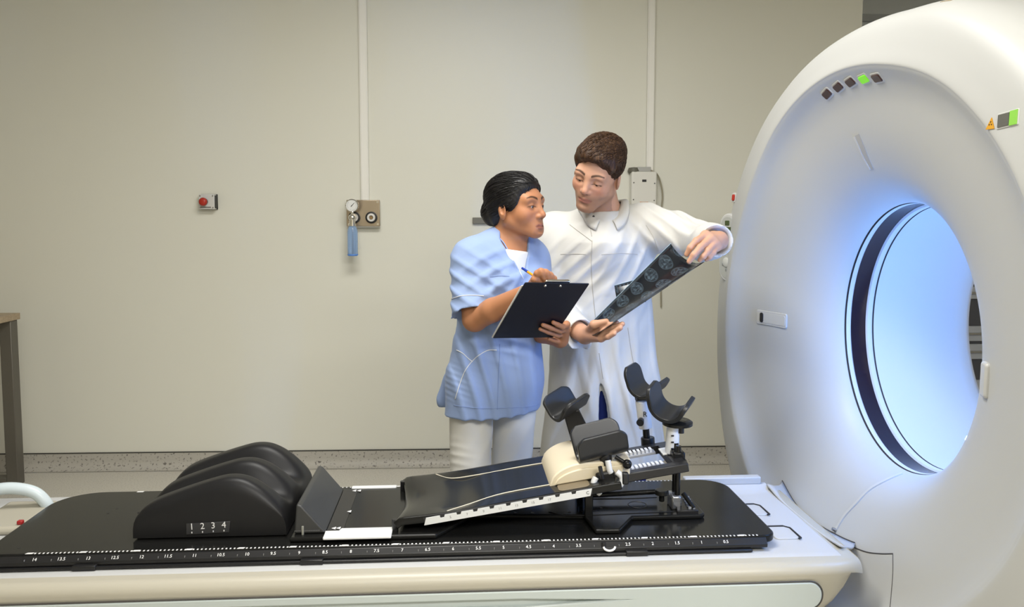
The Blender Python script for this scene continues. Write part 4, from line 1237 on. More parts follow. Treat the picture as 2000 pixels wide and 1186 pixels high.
# clipboard rectangle first, the hands hang on it
q = [Vector((.140, 2.571, 1.239)), Vector((.354, 2.656, 1.228)), Vector((.255, 2.875, 1.020)), Vector((.042, 2.791, 1.031))]
CBc = (q[0] + q[1] + q[2] + q[3]) / 4
CBx = ((q[1] - q[0]) + (q[2] - q[3])).normalized()
CBy = ((q[0] - q[3]) + (q[1] - q[2])); CBy = (CBy - CBx * CBy.dot(CBx)).normalized()
CBz = CBx.cross(CBy)                        # towards the camera side or away
if CBz.y > 0: CBz = -CBz                    # CBz: underside, facing the camera
wn = at(999, 468, 3.03)
wSR = at(915, 502, 2.93); wSL = at(1040, 506, 3.065)
wER = at(927, 624, 2.84); wWR = at(1032, 570, 2.675)
wEL = at(1042, 640, 3.05); wWL = at(1096, 665, 2.91)
tw = rotm(33); tf = tw @ Vector((0, 1, 0)); tl = tw @ Vector((1, 0, 0))
wchest = at(984, 530, 3.03); wwaist = at(975, 640, 3.03); whip = at(968, 740, 3.03)
S = Soft()
head_soft(S, wH, 'f', wn)
S.cap(wn, wn + Vector((0, 0, -.06)), .05, .07, .03)
S.ecap(wSR + Vector((.02, 0, -.03)), wSL + Vector((-.02, 0, -.03)), .062, .062, tf, .85, .05)
S.ecap(wchest, wwaist, .150, .125, tf, .66, .06).ecap(wwaist, whip + Vector((0, 0, .08)), .125, .150, tf, .68, .06)
for (a, b, c, r) in ((wSR, wER, wWR, (.050, .042, .041, .027)), (wSL, wEL, wWL, (.050, .042, .040, .026))):
    S.cap(a, b, r[0], r[1], .03).cap(b, b + (c - b) * .35, r[2], .040, .012).cap(b + (c - b) * .35, c, .040, r[3], .012)
# left hand: palm behind the board, four fingers round its edge onto the underside
def onb(px, py, h):
    """point on the clipboard plane seen at a pixel, lifted h towards the camera side"""
    d = cam_ray(px, py); t = (CBc - CAM).dot(CBz) / d.dot(CBz)
    return CAM + d * t + CBz * h
Kp = [onb(1107, 636, -.004), onb(1109, 646, -.006), onb(1105, 656, -.008), onb(1097, 665, -.010)]
Tp = [onb(1079, 625, .0105), onb(1059, 630, .0105), onb(1054, 638, .0105), onb(1071, 657, .0105)]
fr = [(.0098, .0092, .0086, .0074), (.0100, .0094, .0088, .0076), (.0096, .0090, .0084, .0072), (.0088, .0082, .0076, .0066)]
pal = (Kp[0] + Kp[1] + Kp[2] + Kp[3]) / 4
for i in range(4):
    m1 = Kp[i] * .66 + Tp[i] * .34 + CBz * .013; m2 = Kp[i] * .30 + Tp[i] * .70 + CBz * .007
    S.chain([Kp[i], m1, m2, Tp[i]], fr[i], .004)
    S.cap(wWL + (Kp[i] - pal) * .4, Kp[i], .017, .0125, .012)
thb = onb(1090, 640, -.030)
S.chain([wWL + Vector((0, 0, .01)), thb, onb(1088, 622, -.018)], [.016, .0125, .010], .008)
# right hand: writing on the upper side near the clip, fingers closed on the pen
kc_ = [onb(1054, 549, -.030), onb(1061, 545, -.030), onb(1070, 546, -.028), onb(1077, 550, -.026)]
tp_ = [onb(1068, 561, -.012), onb(1076, 561, -.011), onb(1083, 562, -.010), onb(1088, 563, -.010)]
for i in range(4):
    mid = onb((1062, 1072, 1080, 1086)[i], (546, 547, 550, 555)[i], -.023)
    S.chain([kc_[i], mid, tp_[i]], [.0098, .0090, .0074], .0035)
    S.cap(wWR, kc_[i], .016, .0105, .007)
S.chain([wWR + Vector((.01, 0, -.01)), onb(1047, 556, -.020), onb(1060, 562, -.011)], [.016, .0112, .0084], .006)
pos, Q = S.mesh(.0026)
skin = (.41, .185, .092)
C = face_color(pos, wH, skin, (.32, .115, .075), (.018, .011, .008), flush=(.44, .17, .09))
np_mesh('body', pos, Q, M_skinw, wo, C, W_ORG)
eyes(wo, wH, W_ORG, (.06, -.22))
# hair: smooth cap, parted, with a low bun
S = Soft()
S.ell(wH(0, -.024, .042), wH.r(.0805, .099, .0825), wH.n, .02)
S.ell(wH(-.0, .030, .066), wH.r(.064, .050, .044), wH.n, .03)
for sx in (-1, 1): S.ell(wH(sx * .052, .000, .022), wH.r(.028, .048, .046), wH.n, .02)
S.ell(wH(0, -.068, -.012), wH.r(.058, .042, .056), wH.n, .03)
S.ell(wH(0, -.106, -.012), wH.r(.045, .036, .048), wH.n, .012)
S.ell(wH(0, .118, -.022), wH.r(.086, .086, .086), wH.ax(10, 0, 0), .020, 's')
for sx in (-1, 1): S.ell(wH(sx * .090, -.006, -.046), wH.r(.034, .034, .050), wH.n, .010, 's')
S.ell(wH(0, .02, -.10), wH.r(.09, .09, .07), wH.n, .01, 's')
S.cap(wH(.018, .095, .075), wH(.012, -.02, .135), .003, .002, .006, 's')
S.displace(wave([((wH.R @ Vector((.8, .25, .6))), .013, .0005, 0, None, 0)]))
pos, Q = S.mesh(.0028)
np_mesh('hair', pos, Q, M_hairw, wo, None, W_ORG)
def locks(pos, Q, H, flow, n, steps, stepl, r0, seed, par, m, org, keep=None, wob=.5):
    """combed strands over a hair form, as one mesh part"""
    rng = np.random.default_rng(seed)
    bv = BVHTree.FromPolygons([tuple(p) for p in pos], [tuple(int(i) for i in f) for f in Q])
    mb = MB(); idx = rng.permutation(len(pos)); cnt = 0
    for i in idx:
        if cnt >= n: break
        p = Vector(pos[i]); l = H.loc(np.array(p)[None])[0]
        if keep is not None and not keep(l): continue
        pts = []; ph = rng.uniform(0, 6.28); am = rng.uniform(-wob, wob)
        for k in range(steps):
            h = bv.find_nearest(p)
            if h[0] is None: break
            nn = h[1]
            if nn.dot(h[0] - H.c) < 0: nn = -nn
            tt = k / (steps - 1)
            pts.append(h[0] + nn * (r0 * .35 + r0 * .9 * math.sin(math.pi * min(1, tt * 1.1))))
            l = H.loc(np.array(h[0])[None])[0]
            d = H.R @ Vector(flow(l)); d = d - nn * d.dot(nn)
            if d.length < 1e-4: break
            d.normalize(); sd = nn.cross(d)
            p = h[0] + (d + sd * (am * math.sin(ph + k * .9))) * stepl
        if len(pts) < 4: continue
        mb.tube(pts, [r0 * (.35 + .65 * math.sin(math.pi * (.12 + .85 * k / (len(pts) - 1)))) for k in range(len(pts))], 5, flat=.7)
        cnt += 1
    o = link_mesh('hair_strands', [(v[0] - org[0], v[1] - org[1], v[2] - org[2]) for v in mb.v], mb.f, m, par, off=False, sharp=180)
    o['kind'] = 'stuff'
    return o
locks(pos, Q, wH, lambda l: (-.15 * l[0] / .08, -1.0, -.35 - 2.0 * max(0, l[2] - .02) * (1 if l[1] < -.04 else -.6)), 420, 12, .008, .0017, 3, wo, M_hairw, W_ORG, lambda l: l[1] > -.10 and l[2] > -.01, .12)
# scrub top: sleeves first, cut open at their hems, then the trunk
S = Soft()
sE = wSR + (wER - wSR) * .80
aD = (wER - wSR).normalized(); aDl = (wEL - wSL).normalized()
sE2 = wSL + (wEL - wSL) * .6
S.ecap(wSR, sE + aD * .03, .060, .079, aD.cross(Vector((0, 1, 0))).cross(aD), .85, .035)
S.cap(wSL, sE2, .054, .058, .03)
S.cap(sE + aD * .125, sE + aD * .25, .125, .14, .004, 's').cap(sE + aD * -.04, sE + aD * .06, .050, .062, .006, 's')
S.ecap(wSR + Vector((.030, 0, -.026)), wSL + Vector((-.025, 0, -.026)), .060, .060, tf, .9, .05)
S.ecap(wchest, wwaist, .168, .150, tf, .72, .06)
whem = at(962, 802, 3.03)
S.ecap(wwaist, whip, .150, .182, tf, .70, .06).ecap(whip, whem + Vector((0, 0, -.03)), .182, .192, tf, .70, .05)
S.ell(wchest + tf * .095 + tl * .06 + Vector((0, 0, -.045)), (.072, .06, .07), np.array(tw, dtype=F32), .05)
S.ell(wchest + tf * .095 - tl * .06 + Vector((0, 0, -.045)), (.072, .06, .07), np.array(tw, dtype=F32), .05)
S.cap(wn + Vector((0, 0, .0)), wn + Vector((0, 0, -.06)), .056, .088, .04)
# back vent flare on the image left
S.ecap(at(905, 700, 3.10), at(878, 778, 3.12), .05, .055, tf, .5, .04)
# hem, sleeve ends, neck opening
hemn = Vector((0, 0, -1))
S.half(at(962, 805, 3.0), hemn + Vector((.02, 0, 0)), .006)
NV_ = at(1022, 545, 2.90)
topL = at(975, 452, 2.95); topR = at(1030, 478, 3.02)
# V opening: two blended capsules narrowing to the point
mid_t = wn + tf * .075 + Vector((0, 0, .0))
for dy in (.02, -.01, -.04, -.07):
    S.chain([at(1006, 462, 2.945 + dy), at(1013, 494, 2.918 + dy), at(1022, 544, 2.90 + dy)], [.054, .036, .006], .006, 's')
S.cap(wn + Vector((0, 0, .11)) + tf * .02, wn + tf * .02 + Vector((0, 0, .0)), .060, .048, .006, 's')
S.displace(wave([((.9, .2, .25), .060, .0075, .3, at(970, 720, 2.9), .22), ((.55, 0, .85), .045, .0085, 0, wSR + (wER - wSR) * .5, .11), ((-.5, .2, .9), .055, .0085, 1.0, at(960, 560, 2.9), .11), ((.3, .2, 1), .042, .0060, .5, at(990, 640, 2.9), .10),
                 ((.8, .1, -.6), .050, .0065, .5, at(1010, 590, 2.9), .10), ((.3, .1, .95), .020, .0025, .5, at(905, 745, 2.95), .06)]))
pos, Q = S.mesh(.0036)
scrub = np_mesh('scrub_top', pos, Q, M_scrub, wo, None, W_ORG)
SB = BVHTree.FromPolygons([tuple(p) for p in pos], [tuple(int(i) for i in f) for f in Q])
def on_mesh(bvh, px, py):
    d = cam_ray(px, py).normalized(); loc, nor, i, dist = bvh.ray_cast(CAM, d)
    if loc is None: return None
    return loc, (nor if nor.dot(d) < 0 else -nor)
def piping(bvh, name, pts, rad, m, par, n=10, lift=.0008, flat=1.0):
    P = catmull([(a, b, 0) for (a, b) in pts], n); R_ = []
    for p in P:
        h = on_mesh(bvh, p[0], p[1])
        if h: R_.append(h[0] + h[1] * lift)
    if len(R_) < 2: return None
    return MB().tube(R_, rad, 6, flat=flat).build(name, m, par, sharp=180)
M_pipe = mat('piping_white', (.66, .68, .70), .6)
M_scrubd = mat('scrub_stitch', (.20, .28, .50), .8)
piping(SB, 'pocket_piping', [(892, 684), (903, 690), (914, 700), (923, 707)], .0018, M_pipe, scrub)
piping(SB, 'pocket_piping', [(970, 684), (955, 684), (940, 691), (925, 703), (910, 722), (899, 748), (889, 780)], .0018, M_pipe, scrub)
piping(SB, 'front_edge', [(976, 672), (975, 710), (973, 750), (971, 800)], .0011, M_scrubd, scrub)
piping(SB, 'front_edge', [(1021, 546), (1018, 552)], .0011, M_scrubd, scrub)
piping(SB, 'sleeve_hem', [(880, 585), (897, 579), (920, 577), (945, 578)], .0013, M_pipe, scrub)
piping(SB, 'chest_seam', [(957, 541), (975, 539), (995, 540)], .0009, M_scrubd, scrub)
piping(SB, 'hem_seam', [(886, 792), (930, 797), (980, 797), (1030, 795), (1052, 790)], .0008, M_scrubd, scrub)
# stand collar with pale edge, tee and dark inside of the neckline
colp = [at(974, 448, 3.03), at(968, 455, 2.985), at(974, 463, 2.955), at(985, 476, 2.935), at(998, 500, 2.925), at(1010, 523, 2.915), at(1022, 545, 2.905)]
MB().tube(catmull(colp, 6), .0045, 8, flat=.45).build('collar', M_scrub, scrub, sharp=180)
piping(SB, 'collar_edge', [(978, 455), (982, 468), (995, 487), (1004, 505), (1014, 528), (1022, 545)], .0012, M_pipe, scrub)
S = Soft()
S.ecap(wchest + Vector((0, 0, .04)), wchest + Vector((0, 0, -.05)), .158, .162, tf, .725, .04)
S.cap(wn + Vector((0, 0, .09)) + tf * .04, wn + tf * .055 + Vector((0, 0, .004)), .09, .050, .006, 's')
S.half(at(1012, 490, 2.93), Vector((.15, 0, 1)), .003)
pos, Q = S.mesh(.005)
np_mesh('undershirt', pos, Q, M_tee, wo, None, W_ORG)
# trousers
S = Soft()
S.ecap(whip + Vector((0, 0, .06)), whip + Vector((0, 0, .03)), .150, .150, tf, .72, .05)
for (sx, x0, x1) in ((-1, 921, 918), (1, 1006, 996)):
    a = at(x0, 800, 2.99 if sx < 0 else 3.07); b = at(x1, 960, 2.99 if sx < 0 else 3.07)
    d = (b - a) / (b - a).length
    S.cap(a + Vector((0, 0, .04)), b, .083, .072, .008).cap(b, Vector((b.x - .01, b.y, .09)), .072, .058, .008)
S.half(Vector((0, 0, .07)), (0, 0, -1), .004)
S.displace(wave([((.2, .3, 1), .030, .0018, 0, at(892, 890, 2.95), .06), ((.8, .1, -.6), .06, .0025, .6, at(1000, 850, 3.0), .16)]))
pos, Q = S.mesh(.0045)
tr_ = np_mesh('trousers', pos, Q, M_wpants, wo, None, W_ORG)
TB = BVHTree.FromPolygons([tuple(p) for p in pos], [tuple(int(i) for i in f) for f in Q])
for (sx, px) in ((-1, 918), (1, 996)):
    b = at(px, 960, 2.99 if sx < 0 else 3.07); S = Soft()
    f0 = Vector((b.x - .01, b.y, .05)); fd = rotm(33 + sx * 8) @ Vector((0, 1, 0))
    S.cap(f0 - fd * .05, f0 + fd * .06, .046, .044, .02).ell(f0 + fd * .11 - Vector((0, 0, .01)), (.045, .085, .036), np.array(rotm(33 + sx * 8), dtype=F32), .03)
    S.half(Vector((0, 0, .003)), (0, 0, -1), .004)
    pos, Q = S.mesh(.005); np_mesh('shoe', pos, Q, M_shoe, wo, None, W_ORG)

# clipboard
CBM = Matrix((CBx, CBy, CBz)).transposed().to_4x4(); CBM.translation = CBc
cbo = CBc - Vector((0, 0, .12))
cb = thing('clipboard', 'black clipboard held upright by the person in blue', 'clipboard', cbo, 0, None, cbo)
hwid = ((q[1] - q[0]).dot(CBx) + (q[2] - q[3]).dot(CBx)) / 4; hht = ((q[0] - q[3]).dot(CBy) + (q[1] - q[2]).dot(CBy)) / 4
MB().prism(rrect(-hwid, -hht, hwid, hht, .004), -.0016, .0016, 'z', CBM).build('board', mat('board_navy', (.006, .007, .014), .35), cb, bevel=.0008)
MB().prism(rrect(-hwid - .0045, -hht - .001, hwid - .012, hht - .02, .002), -.0042, -.0020, 'z', CBM).build('paper', mat('paper_white', (.72, .71, .68), .8), cb)
MB().prism(rrect(-.045, hht - .030, .045, hht + .006, .006), -.011, -.0022, 'z', CBM).build('clip', M_chrome, cb, bevel=.002)
for x in (-.027, .027):
    MB().lathe([(.0001, .0026), (.004, .0022), (.005, 0)], CBM @ Matrix.Translation((x - .012, hht - .014, .0016)), 14).build('rivet', M_chrome, cb)
# pen
pa = at(1020, 524, 2.735); pb = onb(1068, 558, -.006); dv = (pb - pa)
pn = thing('pen', 'yellow ballpoint pen with blue cap in the writing hand', 'pen', pb, 0, None, pb)
MB().cyl(pa + dv * .24, pb - dv * .08, .0042, n=12).build('barrel', mat('pen_yellow', (.75, .32, .01), .35), pn)
MB().cyl(pa, pa + dv * .24, .0040, .0046, 12).build('cap', mat('pen_blue', (.01, .04, .32), .35), pn)
MB().cyl(pb - dv * .08, pb, .0038, .001, 12).build('tip', M_chrome, pn)

# ================================================================== man
M_ORG = Vector((.285, 3.26, 0))
mo = thing('person', 'person in white lab coat with short brown hair holding up a film', 'person', M_ORG, 0, None, M_ORG)
mH = Fr(at(1167, 339, 3.105), rotm(-32, 20, 18), 1.065)
mn = at(1180, 424, 3.210)
mSR = at(1079, 455, 3.300); mSL = at(1262, 440, 3.210)
mER = at(1070, 604, 3.215); mWR = at(1143, 656, 2.950)
mEL = at(1374, 472, 3.010); mWL = at(1404, 470, 2.770)
mch = at(1172, 510, 3.260); mwa = at(1176, 650, 3.270); mhi = at(1178, 760, 3.270)
mR = rotm(-4); mf = mR @ Vector((0, 1, 0)); ml = mR @ Vector((1, 0, 0))
# film first: four corners, curved sheet
fA, fB, fC, fD = at(1310, 476, 2.870), at(1142, 643, 2.930), at(1376, 512, 2.690), at(1170, 650, 2.770)
def film_pt(s_, t, h=0.0):
    """s_: 0 lower left .. 1 upper right; t: 0 far edge .. 1 near edge"""
    a = fB.lerp(fA, s_); b = fD.lerp(fC, s_)
    p = a.lerp(b, t)
    p += Vector((0, 0, -.026)) * (1 - (2 * t - 1) ** 2) * (.6 + .4 * s_)
    return p + Vector((0, -.3, .95)).normalized() * h
S = Soft(1.045)
head_soft(S, mH, 'm', mn)
S.cap(mn, mn + Vector((0, .01, -.06)), .062, .085, .03)
S.ecap(mSR + Vector((.03, 0, -.03)), mSL + Vector((-.03, 0, -.03)), .07, .07, mf, .85, .05)
S.ecap(mch, mwa, .175, .15, mf, .68, .06).ecap(mwa, mhi, .15, .165, mf, .70, .06)
for (a, b, c) in ((mSR, mER, mWR), (mSL, mEL, mWL)):
    S.cap(a, b, .055, .045, .03).cap(b, c, .044, .030, .02)
# left hand (image right) pinching the upper right end of the film
spec = [((1378, 459, 2.725), (1360, 470, 2.695), (1348, 484, 2.688), (1341, 497, 2.695)),
        ((1388, 466, 2.715), (1368, 483, 2.680), (1355, 498, 2.670), (1346, 511, 2.675)),
        ((1396, 474, 2.715), (1383, 490, 2.680), (1374, 501, 2.676), (1367, 508, 2.685)),
        ((1401, 482, 2.720), (1393, 494, 2.692), (1386, 502, 2.688), (1380, 507, 2.695))]
fr = [(.0112, .0104, .0096, .0080), (.0114, .0106, .0098, .0082), (.0108, .0100, .0094, .0078), (.0098, .0090, .0084, .0070)]
for sp, r in zip(spec, fr):
    P = [at(*x) for x in sp]
    S.chain(P, r, .0045); S.cap(mWL, P[0], .022, .0140, .014)
tb_ = [at(1392, 462, 2.760), at(1372, 480, 2.760), at(1356, 500, 2.745)]
S.chain(tb_, [.018, .0125, .0095], .008)
# right hand: open palm under the lower left end
P0 = [at(1178, 641, 2.830), at(1181, 648, 2.815), at(1180, 655, 2.805), at(1174, 661, 2.805)]
P1_ = [at(1194, 636, 2.805), at(1198, 641, 2.785), at(1196, 650, 2.775), at(1188, 658, 2.775)]
P2_ = [at(1205, 631, 2.795), at(1216, 633, 2.760), at(1212, 641, 2.755), at(1200, 652, 2.755)]
for i in range(4):
    S.chain([P0[i], P1_[i], P2_[i]], [(.0118, .0105, .0082), (.0120, .0105, .0082), (.0114, .0100, .0080), (.0104, .0092, .0074)][i], .0045)
    S.cap(mWR, P0[i], .023, .0128, .010)
S.chain([mWR + Vector((.01, -.01, .01)), at(1160, 634, 2.825), at(1184, 628, 2.815)], [.019, .0135, .0095], .008)
pos, Q = S.mesh(.0027)
mskin = (.53, .295, .195)
C = face_color(pos, mH, mskin, (.42, .17, .13), (.030, .015, .009), stubble=(.24, .135, .09), flush=(.60, .25, .17))
np_mesh('body', pos, Q, M_skinm, mo, C, M_ORG)
eyes(mo, mH, M_ORG, (.05, -.75))
# hair
S = Soft(1.045)
k = mH.k
S.ell(mH(0, -.026, .046), mH.r(.0795, .101, .083), mH.n, .02)
S.ell(mH(0, .036, .084), mH.r(.066, .062, .038), mH.ax(-6, 0, 0), .03)
S.ell(mH(0, -.03, .090), mH.r(.066, .072, .042), mH.n, .03)
for sx in (-1, 1): S.ell(mH(sx * .066, .014, .046), mH.r(.016, .046, .040), mH.n, .02)
S.ell(mH(0, -.072, .0), mH.r(.060, .040, .060), mH.n, .03)
S.ell(mH(0, .114, .004), mH.r(.072, .068, .074), mH.ax(10, 0, 0), .018, 's')
for sx in (-1, 1):
    S.ell(mH(sx * .090, .062, -.016), mH.r(.036, .046, .066), mH.n, .016, 's')
    S.ell(mH(sx * .090, -.010, -.034), mH.r(.032, .036, .046), mH.n, .006, 's')
S.ell(mH(0, .02, -.105), mH.r(.10, .10, .075), mH.n, .01, 's')
tuft = wave([((mH.R @ Vector((1, .35, .5))), .026, .0038, 0, mH(.01, .03, .11), .085), ((mH.R @ Vector((.9, -.5, .3))), .015, .0020, 1, mH(0, .0, .12), .09), ((mH.R @ Vector((.2, .8, 1))), .022, .0016, .3, mH(.05, -.02, .05), .09)])
S.displace(tuft)
pos, Q = S.mesh(.0028)
np_mesh('hair', pos, Q, M_hairm, mo, None, M_ORG)
locks(pos, Q, mH, lambda l: (.55 + l[0] * 3, -.75, .25) if l[2] > .07 else (.1, -.55, -.9), 1100, 9, .0060, .0016, 5, mo, M_hairm, M_ORG, lambda l: l[2] > .02 and not (l[1] > .045 and l[2] < .085), .75)
# coat
S = Soft(1.045)
S.ecap(mSR + Vector((.035, 0, -.025)), mSL + Vector((-.035, 0, -.025)), .086, .084, mf, .88, .05)
S.cap(mn + Vector((0, .02, -.02)), mn + Vector((0, .02, -.08)), .078, .11, .05)
S.cap(mn + mf * .045 + Vector((0, 0, -.02)), mn + mf * .05 + Vector((0, 0, -.10)), .055, .09, .04)
S.ecap(mch, mwa, .200, .178, mf, .74, .06)
S.ecap(mwa, mhi, .178, .198, mf, .76, .06)
hemc = at(1178, 880, 3.240)
S.ecap(mhi, hemc + Vector((0, .02, -.14)), .198, .262, mf, .74, .06)
# sleeves
S.cap(mSR, mER, .080, .066, .04)
S.chain([mER, mER + (mWR - mER) * .45, mER + (mWR - mER) * .90 + Vector((0, 0, -.008))], [.066, .060, .054], .03)
S.cap(mSL, mSL + (mEL - mSL) * .5, .084, .070, .045).cap(mSL + (mEL - mSL) * .5, mEL, .070, .063, .04)
S.chain([mEL, mEL + (mWL - mEL) * .5, mEL + (mWL - mEL) * .93], [.062, .056, .054], .03)
# cuff openings
dR = (mWR - mER).normalized(); dL = (mWL - mEL).normalized()
cR = mER + dR * (mWR - mER).length * .90; cL = mEL + dL * (mWL - mEL).length * .93
S.cap(cR + dR * .052, cR + dR * .11, .075, .075, .004, 's').cap(cR - dR * .02, cR + dR * .1, .040, .046, .006, 's')
S.cap(cL + dL * .052, cL + dL * .11, .080, .080, .004, 's').cap(cL - dL * .02, cL + dL * .1, .042, .048, .006, 's')
# neck opening, front slit, hem
S.cap(mn + Vector((0, -.005, .13)), mn + mf * .03 + Vector((0, 0, .032)), .085, .050, .008, 's')
sl_a = at(1177, 720, 3.105); sl_b = at(1184, 800, 3.065); sl_c = at(1186, 900, 3.045)
for dy in (.10, .065, .03, -.01, -.05):
    q3 = Vector((0, dy, 0))
    S.cap(sl_a + q3, sl_b + q3, .003, .020, .004, 's').cap(sl_b + q3, sl_c + q3 + Vector((0, 0, -.15)), .020, .055, .004, 's')
S.half(Vector((0, 0, .47)), (0, 0, -1), .006)
S.displace(wave([((1, .1, .15), .080, .0100, .2, at(1240, 780, 3.140), .30), ((1, .1, -.25), .085, .0095, 1.2, at(1110, 780, 3.140), .26), ((.7, 0, -.7), .050, .0070, 0, at(1120, 520, 3.120), .13), ((.8, .2, .6), .045, .0085, .4, mSL + (mEL - mSL) * .5, .12),
                 ((.9, .2, .2), .040, .0075, .4, mEL, .10), ((.5, .2, .9), .045, .0070, .9, mER, .10), ((.9, .1, -.4), .055, .0065, 0, at(1230, 520, 3.120), .14)]))
pos, Q = S.mesh(.0040)
coat = np_mesh('lab_coat', pos, Q, M_coat, mo, None, M_ORG)
KB = BVHTree.FromPolygons([tuple(p) for p in pos], [tuple(int(i) for i in f) for f in Q])
M_seamw = mat('coat_seam', (.44, .42, .38), .8)
piping(KB, 'placket_edge', [(1157, 470), (1155, 510), (1157, 560), (1162, 610), (1164, 640)], .0013, M_seamw, coat)
piping(KB, 'placket_edge', [(1170, 690), (1174, 715), (1178, 740)], .0013, M_seamw, coat)
piping(KB, 'chest_seam', [(1095, 497), (1120, 496), (1145, 497)], .0008, M_seamw, coat)
piping(KB, 'chest_seam', [(1175, 497), (1215, 495), (1245, 497)], .0008, M_seamw, coat)
piping(KB, 'pocket_edge', [(1226, 640), (1232, 680), (1238, 712)], .0010, M_seamw, coat)
piping(KB, 'arm_seam', [(1262, 440), (1276, 462), (1286, 490)], .0010, M_seamw, coat)
def patch(bvh, name, poly, th, m, par, lift=.001, sub=10):
    """cloth piece laid on a garment: quad given by pixel corners (tl, tr, br, bl)"""
    v = []; f = []
    tl_, tr__, br_, bl_ = [Vector((a, b, 0)) for (a, b) in poly]
    for j in range(sub + 1):
        for i in range(sub + 1):
            p = tl_.lerp(tr__, i / sub).lerp(bl_.lerp(br_, i / sub), j / sub)
            h = on_mesh(bvh, p.x, p.y)
            if h is None: return None
            v.append(h[0] + h[1] * (lift + th * .5))
    for j in range(sub):
        for i in range(sub): f.append((j * (sub + 1) + i, j * (sub + 1) + i + 1, (j + 1) * (sub + 1) + i + 1, (j + 1) * (sub + 1) + i))
    o = MB().add(v, f).build(name, m, par, sharp=180)
    md = o.modifiers.new('solid', 'SOLIDIFY'); md.thickness = th; md.offset = 0
    return o
def cloth_poly(name, pts, m, par, th=.004, bulge=.006):
    P = [Vector(p) for p in pts]; c = sum(P, Vector()) / len(P)
    nrm = Vector()
    for i in range(len(P)): nrm += (P[i] - c).cross(P[(i + 1) % len(P)] - c)
    nrm.normalize()
    if nrm.y > 0: nrm = -nrm
    v = [c + nrm * bulge]; f = []
    n = len(P)
    for t in (.35, .7, 1.0):
        for p in P: v.append(c.lerp(p, t) + nrm * bulge * (1 - t * t))
    for i in range(n): f.append((0, 1 + i, 1 + (i + 1) % n))
    for r_ in range(2):
        for i in range(n): f.append((1 + r_ * n + i, 1 + (r_ + 1) * n + i, 1 + (r_ + 1) * n + (i + 1) % n, 1 + r_ * n + (i + 1) % n))
    o = MB().add(v, f).build(name, m, par, sharp=180)
    md = o.modifiers.new('solid', 'SOLIDIFY'); md.thickness = th; md.offset = 0
    return o
def kat(px, py, lift, Yd):
    h = on_mesh(KB, px, py)
    return at(px, py, Yd) if h is None or abs(h[0].y - Yd) > .09 else h[0] + h[1] * lift
def collar_wing(sg):
    v = []; f = []; nphi, nt2 = 22, 6
    for i in range(nphi + 1):
        a = math.radians(10 + 165 * i / nphi); e = max(0.0, 1 - i / 7)
        d = mf * math.cos(a) + ml * (sg * math.sin(a))
        zin = .060 - .070 * max(0.0, math.cos(a)) ** 1.5
        pin = mn + mf * .012 + d * .064 + Vector((0, 0, zin))
        po_ = pin + d * (.032 + .006 * e) + ml * (sg * .020 * e) + Vector((0, 0, -.040 - .004 * e))
        h = KB.find_nearest(po_)
        if h[0] is not None:
            nn = h[1] if (po_ - mn).dot(h[1]) > 0 else -h[1]
            po_ = h[0] + nn * .005
        for j in range(nt2 + 1):
            t = j / nt2
            p = pin.lerp(po_, t) + (d * .010 + Vector((0, 0, .012))) * math.sin(math.pi * t)
            v.append(p)
    for i in range(nphi):
        for j in range(nt2): f.append((i * (nt2 + 1) + j, (i + 1) * (nt2 + 1) + j, (i + 1) * (nt2 + 1) + j + 1, i * (nt2 + 1) + j + 1))
    o = MB().add(v, f).build('collar_flap', M_coat, coat, sharp=180)
    md = o.modifiers.new('solid', 'SOLIDIFY'); md.thickness = .004; md.offset = 0
for sg in (-1, 1): collar_wing(sg)
piping(KB, 'lapel_edge', [(1113, 439), (1130, 452), (1145, 463), (1157, 472)], .0012, M_seamw, coat)
piping(KB, 'placket_edge', [(1150, 432), (1153, 445), (1156, 462)], .0011, M_seamw, coat)
h = on_mesh(KB, 1160, 424)
bp_ = at(1159, 425, 3.040) if h is None else h[0] + h[1] * .003
MB().sphere(bp_, (.005, .003, .005), 12, 8).build('button', M_blackp, coat, sharp=180)
# navy trousers and shoes
S = Soft(1.045)
S.ecap(mhi, mhi + Vector((0, 0, -.08)), .176, .165, mf, .76, .05)
for sx in (-1, 1):
    hp = mhi + ml * (sx * .088); 
    S.cap(hp, Vector((hp.x + sx * .005, hp.y - .02, .5)), .098, .080, .03).cap(Vector((hp.x + sx * .005, hp.y - .02, .5)), Vector((hp.x + sx * .01, hp.y, .08)), .080, .066, .02)
S.half(Vector((0, 0, .06)), (0, 0, -1), .004)
pos, Q = S.mesh(.006); np_mesh('trousers', pos, Q, M_navy, mo, None, M_ORG)
for sx in (-1, 1):
    hp = mhi + ml * (sx * .10); S = Soft(1.045); fd = rotm(-4 - sx * 8 + (16 * sx)) @ Vector((0, 1, 0)); f0 = Vector((hp.x, hp.y, .05))
    S.cap(f0 - fd * .05, f0 + fd * .07, .048, .046, .02).ell(f0 + fd * .13 - Vector((0, 0, .01)), (.048, .09, .038), np.array(rotm(-4 - sx * 8 + (16 * sx)), dtype=F32), .03)
    S.half(Vector((0, 0, .003)), (0, 0, -1), .004)
    pos, Q = S.mesh(.005); np_mesh('shoe', pos, Q, M_blackp, mo, None, M_ORG)

